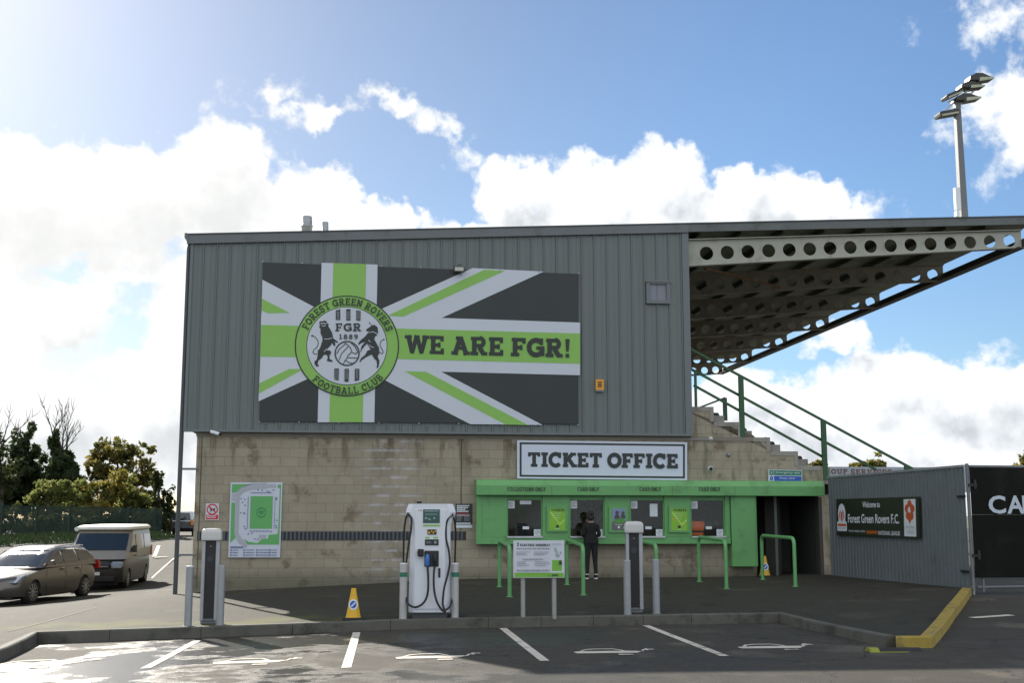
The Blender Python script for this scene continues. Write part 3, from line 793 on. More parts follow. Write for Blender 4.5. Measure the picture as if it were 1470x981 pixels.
tm.build('cladding_trim', m_clad_trim, bld)
cs = MB(BO)   # upper side walls, running back
cs.prism([(s_cl1-.06, z_clb), (s_cl1, z_clb), (s_cl1, z_fb(s_cl1)-.1), (s_cl1-.06, z_fb(s_cl1)-.1)], .055, DEPTH)
cs.prism([(s_cl0, z_clb+.05), (s_cl0+.06, z_clb+.05), (s_cl0+.06, z_fb(s_cl0)), (s_cl0, z_fb(s_cl0))], .055, DEPTH)
cs.prism([(s_cl0+.07, z_clb), (s_cl1-.07, z_clb), (s_cl1-.07, z_fb(s_cl1)-.1), (s_cl0+.07, z_fb(s_cl0)-.1)], DEPTH-.1, DEPTH-.02)
cs.build('upper_side_wall', m_clad, bld)
fl = MB(BO); fl.box(s_w0+.23, s_cl1-.4, .23, DEPTH-.25, z_clb-.2, z_clb-.05); fl.build('floor_slab', m_conc, bld)
# louvre band
s_v0 = FP(283, 770)[0]; s_v1 = FP(669, 770)[0]; zv0 = FP(500, 776.3)[1]; zv1 = FP(500, 763.6)[1]
lv = MB(BO); lv.box(s_v0, s_v1, -.006, -.003, zv0, zv1)
lv.build('vent_backing', M('vent_shadow', (.03,.033,.036), .7), bld)
lb = MB(BO); xx = s_v0+.02
while xx < s_v1-.05: lb.box(xx, xx+.045, -.022, -.0065, zv0+.004, zv1-.004); xx += .1
lb.build('vent_grille', M('vent_grey', (.085,.095,.105), .5, var=.2), bld)
# movement joints
mj = MB(BO)
m_seal = M('joint_sealant', (.07,.06,.05), .8)
s_mj = FP(662, 690)[0]; mj.box(s_mj-.012, s_mj+.012, -.004, -.0005, zv1+.02, z_clb-.06)
mj.build('movement_joint', m_seal, bld); mj = MB(BO)
s_mj = FP(288, 690)[0]; mj.box(s_mj-.01, s_mj+.01, -.004, -.0005, .2, z_clb-.06)
mj.build('movement_joint', m_seal, bld)
# ledge under the cladding
lg = MB(BO); lg.box(s_w0-.02, s_d0, -.02, -.001, z_clb-.16, z_clb-.055); lg.build('ledge', M('ledge_block', (.22,.2,.16), .9, var=.25, scale=3), bld)
# small vent window in the cladding
a0, c0 = FP(927, 405, .14); a1, c1 = FP(962, 437, .14)
vw = MB(BO); fwid = .1
for q in ((a0, a0+fwid, c1, c0), (a1-fwid, a1, c1, c0), (a0+fwid, a1-fwid, c0-.06, c0), (a0+fwid, a1-fwid, c1, c1+fwid)):
    vw.box(q[0], q[1], -.20, -.121, q[2], q[3])
vwo = vw.build('vent_window', m_clad_trim, bld, bevel=.006)
hd = MB(BO); hd.box(a0-.03, a1+.06, -.225, -.201, c0-.012, c0+.03); hd.build('hood', m_clad, vwo)
pn = MB(BO); pn.box(a0+fwid, a1-fwid, -.15, -.14, c1+fwid, c0-.06); pn.build('pane', M('frosted_pane', (.20,.215,.25), .3, var=.05), vwo)

# roof ------------------------------------------------------------
s_r0 = sL; s_be_ = FP(1449.5, 345.4)[0]+.62*(FP(1449.5,345)[0]-FP(1014.5,363)[0])/15; S_END = FP(1449.5, 345.4)[0]+1.0
rf_ = MB(BO)
def slab(mb, s0, s1, t0, t1, top, thick):
    mb.prism([(s0, top(s0)-thick), (s1, top(s1)-thick), (s1, top(s1)), (s0, top(s0))], t0, t1)
slab(rf_, s_r0+.05, s_be_+.62, -.12, DEPTH, lambda s: roof_top(s)-.03, .07)
rf_.build('roof_deck', m_deck, bld)
fa = MB(BO); slab(fa, s_r0+.04, s_cl1+.001, -.20, -.125, lambda s: roof_top(s)-.012, .245); fa.build('fascia', m_fascia, bld)
fa2 = MB(BO); slab(fa2, s_cl1+.004, S_END, -.195, -.125, lambda s: roof_top(s)-.012, .23); fa2.build('fascia', m_fascia_old, bld)
cpx = MB(BO); slab(cpx, s_r0, S_END, -.215, -.05, lambda s: roof_top(s), .035); cpx.build('roof_capping', M('dark_capping', (.05,.06,.062), .5), bld)
gt = MB(BO)
gt.prism([(s_r0-.02, roof_top(s_r0)+.01), (s_r0+.05, roof_top(s_r0)+.01), (s_r0+.09, roof_top(s_r0)-.20), (s_r0+.03, roof_top(s_r0)-.17), (s_r0-.02, roof_top(s_r0)-.11)], -.22, DEPTH)
gt.build('gutter', m_fascia, bld)
# cellular beams
bx0, bz0 = FP(1014.5, 363.5); bx1, bz1 = FP(1449.5, 345.4); NH = 16
dtop0 = FP(991, 345)[1]; dtop1 = FP(1440, 332)[1]; sb1 = FP(1440, 340)[0]; sb0 = FP(991, 345)[0]
dbot0 = FP(991, 381.5)[1]; dbot1 = FP(1440, 356.4)[1]
btop = lambda s: dtop0+(dtop1-dtop0)*(s-sb0)/(sb1-sb0)
bbot = lambda s: dbot0+(dbot1-dbot0)*(s-sb0)/(sb1-sb0)
pitch = (bx1-bx0)/(NH-1)
s_be = bx1+pitch*.62
def beam_mb(t):
    mb = MB(BO); th = .014
    def cell(c, first=False):
        a, b = c-pitch/2, c+pitch/2; zc = bz0+(bz1-bz0)*(c-bx0)/(bx1-bx0); r = .182-.012*(c-bx0)/(bx1-bx0); n = 24
        inn = [(c+r*math.cos(2*PI*k/n), zc+r*math.sin(2*PI*k/n)) for k in range(n)]
        out = []
        for k in range(n):
            dx_, dz_ = math.cos(2*PI*k/n), math.sin(2*PI*k/n)
            tt = 1e9
            if dx_ > 1e-6: tt = min(tt, (b-c)/dx_)
            if dx_ < -1e-6: tt = min(tt, (a-c)/dx_)
            if dz_ > 1e-6: tt = min(tt, (btop(c)-zc)/dz_)
            if dz_ < -1e-6: tt = min(tt, (bbot(c)-zc)/dz_)
            out.append((c+dx_*tt, zc+dz_*tt))
        # push nearest samples to the corners so that cells close up
        for (qx, qz) in ((a, btop(a)), (b, btop(b)), (a, bbot(a)), (b, bbot(b))):
            k = min(range(n), key=lambda i: (out[i][0]-qx)**2+(out[i][1]-qz)**2); out[k] = (qx, qz)
        for y, rev in ((t, 0), (t+th, 1)):
            vs_ = [(p[0], y, p[1]) for p in inn]+[(p[0], y, p[1]) for p in out]
            mb.add(vs_, [(k, (k+1) % n, n+(k+1) % n, n+k) for k in range(n)])
        mb.add([(p[0], t, p[1]) for p in inn]+[(p[0], t+th, p[1]) for p in inn], [(k, (k+1) % n, n+(k+1) % n, n+k) for k in range(n)])
    for i in range(NH): cell(bx0+pitch*i)
    a, b = s_cl1+.003, bx0-pitch/2
    mb.prism([(a, bbot(a)), (b, bbot(b)), (b, btop(b)), (a, btop(a))], t, t+th)
    a, b = bx1+pitch/2, s_be
    mb.prism([(a, bbot(a)), (b, bbot(b)), (b, btop(b)), (a, btop(a))], t, t+th)
    # flanges
    for fn_, dz_ in ((btop, .001), (bbot, -.021)):
        a, b = s_cl1+.003, s_be
        mb.prism([(a, fn_(a)+dz_), (b, fn_(b)+dz_), (b, fn_(b)+dz_+.02), (a, fn_(a)+dz_+.02)], t-.09, t+.105)
    return mb
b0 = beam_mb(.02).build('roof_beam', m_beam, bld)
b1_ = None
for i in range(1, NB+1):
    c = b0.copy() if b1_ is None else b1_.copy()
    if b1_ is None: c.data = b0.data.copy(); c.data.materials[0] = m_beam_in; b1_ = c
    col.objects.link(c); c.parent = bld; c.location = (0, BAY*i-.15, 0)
# purlins, running back between the beams
s = s_cl1+.35; k = 0
while s < s_be-.5:
    pu = MB(BO); zt_ = roof_top(s)-.105
    pu.prism([(s, zt_-.17), (s+.06, zt_-.17), (s+.06, zt_-.155), (s+.012, zt_-.155), (s+.012, zt_-.012), (s+.07, zt_-.012), (s+.07, zt_), (s, zt_)], .03, DEPTH)
    pu.build('purlin', m_purlin, bld); s += 1.15; k += 1
# edge beam and front gutter of the canopy
eb = MB(BO)
eb.prism([(s_be-.2, bbot(s_be)-.04), (s_be+.06, bbot(s_be)-.04), (s_be+.06, bbot(s_be)+.24), (s_be+.03, bbot(s_be)+.24), (s_be+.03, bbot(s_be)-.01), (s_be-.2, bbot(s_be)-.01)], -.1, DEPTH)
eb.build('edge_gutter', M('edge_steel', (.07,.075,.06), .55, var=.2), bld)
# brace under the first bay
bc = MB(BO); q0 = FP(1020, 380); q1 = FP(1125, 420)
bc.bar((q0[0], .5, q0[1]), (q1[0]+1.4, BAY-.5, q1[1]+1.0), .07); bc.build('roof_brace', M('rusty_brace', (.16,.09,.04), .8, var=.3), bld)
# flues
for x_, ytop, ww, lab in ((441, 311, 17, 0), (467, 319, 11, 1)):
    a, zt_ = FP(x_, ytop, -1.2); r_ = ww/2/57.0
    mb = MB(BO); zb_ = roof_top(a)-.05
    mb.lathe([(r_*.92, zb_), (r_*.92, zt_-.30), (r_*1.04, zt_-.28), (r_*1.04, zt_-.25), (r_*.92, zt_-.24), (r_*.86, zt_-.02), (r_*.8, zt_)], (a, 1.2, 0), 20)
    mb.build('flue', m_steel, bld)
# rainwater pipe on the left corner
dp = fthing('downpipe', 'tall dark grey rainwater pipe standing off the left corner of the stand', 'pipe', s_w0-.32, -.02, 0)
DO = org(dp); sx_ = FP(262, 600)[0]
mb = MB(DO); mb.tube([(sx_, -.05, pave_z(*fw(sx_, 0, 0).xy)), (sx_, -.05, roof_top(sL)-.36), (sx_+.03, -.05, roof_top(sL)-.2)], .055, 12); mb.build('pipe', M('pipe_grey', (.06,.07,.075), .5), dp)
for zy in (0.98, 3.05, 5.15, 6.9):
    mb = MB(DO); mb.box(sx_+.04, s_w0+.05, -.08, -.03, zy, zy+.05); mb.build('bracket', m_steel_d, dp)

# inside of the office and the passage behind the doorway
rm_ = MB(BO)
a, b = s_off0+.2, s_off1-.12
rm_.box(a, b, 2.6, 2.65, z_ob-.5, z_cb+.2); rm_.box(a, a+.05, .23, 2.59, z_ob-.5, z_cb+.2); rm_.box(b-.05, b, .23, 2.59, z_ob-.5, z_cb+.2)
rm_.box(a+.06, b-.06, .23, 2.59, z_cb+.1, z_cb+.15); rm_.box(a+.06, b-.06, .23, 2.59, z_ob-.55, z_ob-.5)
rm_.build('office_room', m_room, bld)
cnt = MB(BO); cnt.box(a+.06, b-.06, .23, .75, z_ob+.02, z_ob+.06); cnt.box(a+.06, b-.06, 1.9, 2.55, z_ob-.1, z_ob-.06); cnt.build('counter', M('counter_wood', (.14,.08,.045), .5), bld)
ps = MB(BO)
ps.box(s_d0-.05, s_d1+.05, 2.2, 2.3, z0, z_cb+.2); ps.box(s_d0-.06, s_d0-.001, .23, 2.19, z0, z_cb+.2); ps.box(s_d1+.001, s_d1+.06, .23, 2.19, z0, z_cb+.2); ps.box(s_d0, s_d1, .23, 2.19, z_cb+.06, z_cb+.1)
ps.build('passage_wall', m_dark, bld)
pd = MB(BO)
x_ = s_d0+.55
pd.box(x_, x_+.42, .9, .95, .3, z_cb); pd.build('passage_door', M('brown_door', (.03,.024,.017), .6), bld)
pt = MB(BO); x_ = FP(1115, 760)[0]; pt.box(x_-.03, x_+.04, .06, .13, .3, z_cb); pt.build('door_post', M('grey_post', (.10,.115,.11), .5), bld)
jb = MB(BO); jb.box(s_d1-.002, s_d1+.09, -.012, .215, .3, z_cb-.02); jb.build('door_jamb', M('jamb_concrete', (.06,.056,.048), .9), bld)

# ------------------------------------------------------------------ ticket office front
to = fthing('ticket_office', 'bright green ticket office front with four serving windows under the stand', 'ticket office', s_off0, -.25, z_ob)
TO = org(to); T0 = -.25
wins = [(728, 779), (818, 868), (905, 954), (992, 1041)]
wz1 = FP(850, 712, .25)[1]; wz0 = FP(850, 772, .25)[1]
fr_ = MB(TO); s0 = s_off0
ed = [FP(px, 740, .25)[0] for p in wins for px in p]
bounds = [s_off0] + ed + [FP(1048, 740, .25)[0]]
for i in range(0, len(bounds), 2): fr_.box(bounds[i], bounds[i+1], T0, -.001, wz0, z_cb+.03)
fr_.box(s_off0, bounds[-1], T0, -.001, z_ob, wz0-.0005)
fr_.build('front_panel', m_green, to, bevel=.006)
tb = MB(TO)
tb.box(s_off0-.01, s_off0+.12, T0-.02, T0-.001, z_ob+.001, z_cb); tb.box(s_off0-.012, bounds[-1], T0-.022, T0-.0012, z_ob-.01, z_ob+.12)
tb.build('edge_trim', m_green, to, bevel=.004)
pc = MB(TO); a, b = FP(1049, 750, .25)[0], FP(1083, 750, .25)[0]; zpb = FP(1065, 814, .3)[1]
pc.box(a, b, T0-.06, -.001, zpb, z_cb+.02); pc.box(b+.004, b+.05, T0-.04, -.001, zpb-.0, z_cb+.02)
pc.build('end_pier', m_green, to, bevel=.006)
# canopy board
a, b = s_off0-.02, FP(1183, 702, .4)[0]
cb_ = MB(TO); cb_.prism([(-.42, z_cb), (-.42, z_cb+.24), (-.34, z_ct+.03), (-.001, z_ct+.05), (-.001, z_cb-.0), (-.37, z_cb)], a, b, axis='x')
cb_.build('canopy_board', m_green, to, bevel=.008)
jn = MB(TO)
for px in (792, 965, 1055):
    x_ = FP(px, 702, .42)[0]; jn.box(x_-.004, x_+.004, -.4225, -.4205, z_cb+.002, z_cb+.235)
jn.build('canopy_joint', m_green_d, to)
for px0, px1, txt in ((728,783,'COLLECTIONS ONLY'), (829,860,'CARD ONLY'), (918,949,'CARD ONLY'), (1003,1034,'CARD ONLY')):
    u0, v0 = FP(px0, 705.5, .42); u1, _ = FP(px1, 705.5, .42); v1 = FP(px0, 700, .42)[1]
    d = D2(org=TO, y=-.4225); d.slab(txt, u0, v0, u1, v0, (0, v1-v0), W=.24); d.build('lettering', M('letter_dark', (.03,.06,.03), .5), to)
for i in range(4):
    a, b = ed[2*i], ed[2*i+1]
    f_ = MB(TO)
    f_.box(a, a+.03, -.20, -.12, wz0+.02, wz1); f_.box(b-.03, b, -.20, -.12, wz0+.02, wz1)
    f_.box(a+.03, b-.03, -.20, -.12, wz1-.11, wz1); 
    wo_ = f_.build('window', m_green, to)
    p_ = MB(TO); p_.box(a+.03, b-.03, -.165, -.155, wz0+.03, wz1-.11); p_.build('pane', m_shopglass, wo_)
    s_ = MB(TO); s_.box(a, b, -.30, -.12, wz0-.012, wz0+.028); s_.build('sill', M('steel_sill', (.55,.57,.58), .4, metal=.4), wo_)
    for q in [(a+.03, a+.20, wz1-.32, wz1-.13), (b-.21, b-.04, wz0+.035, wz0+.20), (a+.40, a+.56, wz0+.20, wz0+.27)]+([(a+.33, a+.62, wz1-.22, wz1-.13)] if i == 0 else [])+([(a+.52, a+.72, wz1-.52, wz1-.2)] if i == 2 else []):
        n_ = MB(TO); n_.box(q[0], q[1], -.1695, -.1665, q[2], q[3]); n_.build('notice', m_paper, wo_)
    d = D2(org=TO, y=-.1702); d.ring(b-.125, wz0+.117, .055, .055, .014, 24); d.stroke([(b-.165, wz0+.08), (b-.085, wz0+.155)], .012); d.rect(b-.14, wz0+.095, b-.11, wz0+.14)
    d.lines(a+.045, wz1-.29, a+.185, wz1-.16, 4, .45, .3, i); d.build('notice_print', m_ink2, wo_)
    l_ = MB(TO); l_.lathe([(.0, -.215), (.02, -.215), (.025, -.2005)], (a+.36, 0, wz1-.055), 10, axis='y'); l_.build('window_latch', m_alu, wo_)
# ------------------------------------------------------------------ mural on the cladding
mo = .175
def A1(x, y): return FP(360+x/3.0, 360+y/3.0, mo)          # art coordinates of the banner
def A2(x, y): return FP(410+x/5.944, 415+y/5.944, mo)
def A3(x, y): return FP(440+x/8.175, 440+y/8.175, mo)
c_ = A1(37, 735)
mu = fthing('banner', 'large black, white and lime flag banner with round crest reading WE ARE FGR!', 'banner', c_[0], -mo, c_[1])
UO = org(mu)
def art(fn, k=0): return D2(fn, UO, -mo-.004*k)
base = MB(UO); cor = [A1(52, 50), A1(1412, 100), A1(1410, 748), A1(37, 735)]
base.prism(cor, -mo, -.157); base.build('banner_sheet', m_mural_black, mu)
d = art(A1, 1)
for P_ in ([(305,52),(546,60),(532,740),(288,740)], [(45,270),(822,290),(1418,310),(1418,537),(820,522),(40,508)], [(50,125),(268,240),(420,320),(45,320)], [(40,500),(420,440),(420,480),(245,553),(33,650)],
           [(570,248),(955,75),(1262,90),(822,290),(640,300),(470,300)], [(580,560),(480,500),(640,470),(820,522),(1257,752),(945,748)]): d.poly(P_)
d.build('white_stripe', m_mural_white, mu)
d = art(A1, 2)
for P_ in ([(356,54),(497,58),(482,740),(338,738)], [(45,320),(420,330),(1418,357),(1418,488),(420,462),(40,457)], [(48,207),(168,268),(75,270),(48,258)], [(37,572),(165,510),(228,510),(36,615)],
           [(590,280),(1005,82),(1095,87),(655,285)], [(662,520),(755,522),(1195,752),(1098,750)]): d.poly(P_)
d.build('lime_stripe', m_lime, mu)
d = art(A1, 3); d.slab('WE ARE FGR!', 668, 443, 1376, 461, (1, -79), W=.26, track=.08); d.build('slogan', m_ink, mu)
cx, cy, cr, cry = 523, 488, 445, 431
d = art(A2, 4); d.disc(cx, cy, cr, cry, 96); cb0 = d.build('crest', m_ink, mu)
d = art(A2, 5); d.disc(cx, cy, cr-11, cry-11, 96); d.build('crest_ring', m_lime, cb0)
d = art(A2, 6); d.disc(cx, cy, 345, 336, 96); d.build('crest_line', m_ink, cb0)
d = art(A2, 7); d.disc(cx, cy, 339, 330, 96); d.build('crest_disc', m_mural_white, cb0)
d = art(A2, 8)
d.slab_arc('FOREST GREEN ROVERS', cx, cy, 389, 157, 20, 62, sy=-1, ky=.97, W=.2)
d.slab_arc('FOOTBALL CLUB', cx, cy+5, 391, 225, 318, 62, sy=-1, ky=.97, inside=True, W=.2)
d.build('crest_lettering', m_ink, cb0)
LION = [(150,195),(160,175),(180,181),(205,170),(235,178),(245,205),(262,210),(255,235),(275,265),(300,310),(315,380),(345,400),(375,425),(355,430),(330,417),(342,455),(330,470),(310,450),(298,430),(290,455),(255,490),(235,520),(275,520),(292,545),(270,580),(270,620),(310,640),(300,655),(240,645),(250,600),(240,572),(205,570),(180,610),(140,640),(130,680),(150,700),(120,712),(95,680),(95,645),(120,630),(135,560),(130,530),(160,490),(190,400),(185,360),(165,320),(165,265),(150,245),(158,225)]
UNI = [(700,275),(735,250),(770,225),(800,220),(835,250),(840,310),(825,345),(805,355),(795,390),(830,450),(850,490),(855,550),(835,590),(855,640),(850,690),(840,725),(822,725),(828,690),(822,645),(790,610),(770,570),(745,575),(690,605),(640,640),(632,665),(622,650),(640,610),(690,570),(715,520),(755,510),(735,480),(710,440),(680,470),(650,510),(640,540),(632,535),(645,470),(690,420),(650,430),(610,455),(605,440),(635,400),(690,355),(715,320),(745,300),(720,297),(705,292)]
def emblem(d, simple=False):
    d.poly(LION); d.poly(UNI)
    d.stroke([(60,348),(100,360),(132,400),(140,440),(125,480),(90,510),(74,540),(90,560),(130,562)], 8); d.disc(68, 346, 14, 8, 12)
    d.stroke([(732,188),(775,238)], 8)
    d.stroke([(850,535),(880,560),(902,545),(890,510),(866,475),(862,440),(880,405),(912,392)], 8); d.disc(908, 392, 10, 8, 12)
    d.ring(477, 555, 140, 140, 15, 48)
    for P_ in ([(450,430),(490,460),(520,495),(530,540),(485,580),(480,605),(445,650),(432,690)], [(355,560),(385,505),(455,445)], [(383,632),(410,560),(490,472)], [(530,540),(580,562),(600,540),(570,475),(520,430)], [(482,603),(610,612)], [(462,640),(500,665),(565,672)]):
        d.stroke(P_, 9)
    for P_ in ([(345,50),(395,38),(395,162),(345,162)], [(468,35),(515,35),(515,168),(468,168)], [(585,48),(635,58),(632,172),(585,168)], [(328,732),(380,732),(376,874),(328,858)], [(447,735),(497,735),(493,888),(447,888)], [(567,735),(620,735),(618,868),(567,880)]):
        d.poly(P_)
    d.slab('FGR', 342, 295, 642, 295, (0, -93), W=.22, track=.16)
    d.slab('1889', 382, 389, 602, 389, (0, -58), W=.2, track=.24)
d = art(A3, 9); emblem(d); d.build('crest_emblem', m_ink, cb0)
d = art(A3, 10)
for P_ in ([(165,212),(175,198),(190,210),(205,198),(220,212),(238,200)], [(178,232),(205,236),(225,230)], [(210,385),(255,388),(300,372)], [(205,535),(240,500)], [(742,312),(775,300),(815,318),(830,330)], [(725,400),(750,420)], [(730,455),(760,480),(790,485)]): d.stroke(P_, 7)
for q in (362, 377, 484, 499, 602, 617): d.stroke([(q,60),(q,158)], 3)
for q in (345, 361, 463, 479, 584, 602): d.stroke([(q,742),(q,858)], 3)
d.build('crest_highlights', m_mural_white, cb0)
# eyelet bolts along the edge
mb = MB(UO)
for i in range(9):
    for (xa, ya), (xb, yb) in (((52,48),(1412,98)), ((37,738),(1410,751))):
        q = A1(xa+(xb-xa)*i/8, ya+(yb-ya)*i/8); mb.lathe([(.018, -mo-.02), (.018, -mo+.01)], (q[0], 0, q[1]), 8, axis='y')
mb.build('eyelet', m_steel, mu)

# ------------------------------------------------------------------ signs on the wall
def board(name, label, cat, corners, off, thick, mat, group=None, trim=None):
    """flat board from its picture corners (TL, TR, BR, BL) on the wall, off metres proud"""
    c = [FP(x, y, off) for x, y in corners]
    t = fthing(name, label, cat, c[3][0], -off, c[3][1], group); O = org(t)
    mb = MB(O); mb.prism(c, -off, -off+thick); mb.build('panel', mat, t)
    def uv(u, v):   # u to the right, v down, both 0..1
        a = (c[0][0]+(c[1][0]-c[0][0])*u, c[0][1]+(c[1][1]-c[0][1])*u); b = (c[3][0]+(c[2][0]-c[3][0])*u, c[3][1]+(c[2][1]-c[3][1])*u)
        return (a[0]+(b[0]-a[0])*v, a[1]+(b[1]-a[1])*v)
    return t, lambda k=1: D2(uv, O, -off-.002*k)
m_signwhite = M('sign_white', (.60,.66,.76), .45, var=.03)
t, A = board('ticket_office_sign', 'long white sign with black border reading TICKET OFFICE above the green canopy', 'sign', [(742.5,632.5),(986.5,635.5),(986.5,690),(742.5,687.5)], .09, .05, m_signwhite)
d = A(); d.stroke([(.021,.085),(.979,.085),(.979,.915),(.021,.915)], .016, True)
d2 = D2(d.fn, org(t), -.092); 
W_, H_ = 4.33, .97
def tf(a, b, f=d.fn): return f(a/W_, b/H_)
d = D2(tf, org(t), -.092)
for P_ in ([(.06,.075),(4.27,.075)], [(4.27,.90),(.06,.90)]): d.stroke(P_, .05)
for P_ in ([(.085,.075),(.085,.90)], [(4.245,.075),(4.245,.90)]): d.stroke(P_, .05)
d.build('border', m_ink, t)
d = D2(tf, org(t), -.094); d.slab('TICKET OFFICE', .27, .67, 4.09, .67, (0, -.37), W=.28, track=.07); d.build('lettering', m_ink, t)

t, A = board('site_map_board', 'white site map board with a green pitch plan and key on the block wall', 'map board', [(331,693),(405.5,693),(402,801),(327.5,801)], .05, .03, M('map_white', (.56,.60,.68), .5, var=.03))
d = A(1)
m_mapgreen = M('map_green', (.12,.40,.12), .5, var=.03)
for P_ in ([(.03,.025),(.43,.025),(.22,.07),(.1,.14),(.03,.14)], [(.03,.27),(.10,.27),(.10,.66),(.13,.74),(.03,.81)], [(.91,.03),(.975,.03),(.975,.83),(.36,.83),(.3,.75),(.37,.79),(.55,.81),(.63,.76),(.76,.75),(.76,.70),(.93,.69),(.945,.64),(.955,.08),(.905,.07)], [(.395,.185),(.825,.185),(.825,.62),(.395,.62)]): d.poly(P_)
d.build('map_green', m_mapgreen, t)
d = A(1)
d.stroke([(.70,.045),(.42,.055),(.23,.10),(.145,.17),(.145,.70),(.22,.78),(.36,.84)], .085); d.rect(.44,.025,.88,.075); d.rect(.03,.15,.14,.25); d.rect(.58,.70,.72,.755)
d.build('map_roads', M('map_road', (.40,.42,.47), .5), t)
d = A(2)
d.ring(.61, .405, .085, .062, .012, 24); d.stroke([(.57,.42),(.61,.38),(.65,.42)], .012); d.stroke([(.56,.375),(.61,.43),(.66,.375)], .01)
d.build('pitch_crest', M('map_dark_green', (.02,.14,.05), .5), t)
d = A(2)
rr = random.Random(3)
for u, v in [(.2,.21),(.27,.22),(.23,.26),(.28,.30),(.2,.40),(.26,.40),(.28,.41),(.52,.095),(.6,.10),(.70,.11),(.74,.115),(.82,.095),(.88,.2),(.88,.22),(.9,.5),(.89,.57),(.9,.6),(.28,.58),(.3,.61),(.36,.68),(.43,.67),(.49,.745),(.55,.75),(.80,.65)]: d.rect(u, v, u+.025, v+.016)
d.rect(.345, .19, .355, .62); d.lines(.4,.135,.8,.15,1,.6,.0,4); d.lines(.4,.645,.78,.66,1,.6,0,5); d.rect(.865,.2,.872,.62)
d.rect(.04,.855,.29,.872)
for r_ in range(3):
    for c0_ in range(4): d.rect(.04+.25*c0_, .892+.034*r_, .068+.25*c0_, .910+.034*r_); d.rect(.085+.25*c0_, .897+.034*r_, .085+.25*c0_+.10+.06*((r_*3+c0_) % 3), .905+.034*r_)
d.build('map_marks', M('map_mark_blue', (.10,.14,.30), .5), t)

t, A = board('no_dogs_sign', 'small white and red no dogs sign on the block wall', 'sign', [(295.5,723),(314.5,723),(314,747.5),(294.5,747.5)], .02, .012, M('notice_white', (.58,.60,.63), .5))
d = A(1); d.ring(.5,.36,.38,.29,.085,32); d.rect(.06,.68,.95,.95); d.stroke([(.25,.18),(.75,.54)], .08); d.build('red_print', m_red, t)
d = A(1); d.poly([(.28,.3),(.36,.22),(.42,.34),(.62,.32),(.72,.25),(.70,.38),(.66,.5),(.6,.5),(.6,.42),(.45,.42),(.42,.52),(.36,.52),(.37,.38)]); d.build('dog_print', m_ink, t)
d = A(2); d.lines(.12,.72,.9,.9,2,.5,.2,6); d.build('small_print', m_paper, t)

t, A = board('black_notice', 'small black notice with white text beside the tall white charger', 'notice', [(654,724),(678,724),(678,758.5),(653.5,758.5)], .02, .012, m_ink)
d = A(1); d.rect(.0,.87,1,1); d.lines(.08,.05,.9,.36,4,.72,.4,8); d.lines(.08,.46,.85,.50,1,.8,0,9); d.lines(.06,.78,.9,.85,1,.9,0,3); d.build('white_print', m_paper, t)
d = A(1); d.rect(.02,.395,.8,.425); d.build('red_line', m_red, t)
d = A(1); d.lines(.08,.52,.42,.74,6,.4,.3,5); d.lines(.52,.52,.92,.74,6,.4,.3,6); d.build('grey_print', m_ink2, t)

t, A = board('emergency_exit_sign', 'green and blue sign reading Emergency exit, Keep clear at the end of the canopy', 'sign', [(1103,674.5),(1151.5,675.5),(1151.5,692),(1103,691.5)], .06, .012, M('sign_pale', (.55,.62,.66), .5))
d = A(1); d.rect(.17,.06,.98,.47); d.rect(.03,.06,.155,.47); d.build('green_print', m_green_sign, t)
d = A(1); d.rect(.17,.53,.98,.95); d.disc(.095,.74,.05,.19,20); d.build('blue_print', m_blue, t)
d = A(2); d.sans('Emergency exit', .22, .36, .93, .14); d.sans('Keep clear', .34, .84, .80, .62); d.stroke([(.07,.15),(.11,.24),(.07,.38)], .02); d.rect(.09,.64,.10,.80); d.build('white_lettering', m_paper, t)

t, A = board('alarm_box', 'yellow alarm bell box on the grey cladding', 'alarm box', [(855.5,545),(867,545),(867,560),(855.5,560)], .23, .075, m_orange_box)
d = A(1); d.lines(.22,.2,.8,.78,4,.65,.2,3); d.build('print', m_ink, t)
mb = MB(org(t)); q = FP(861, 560.5, .2); mb.box(q[0]-.1, q[0]+.1, -.225, -.158, q[1]-.03, q[1]+.0); mb.build('bell_grille', m_ink2, t)

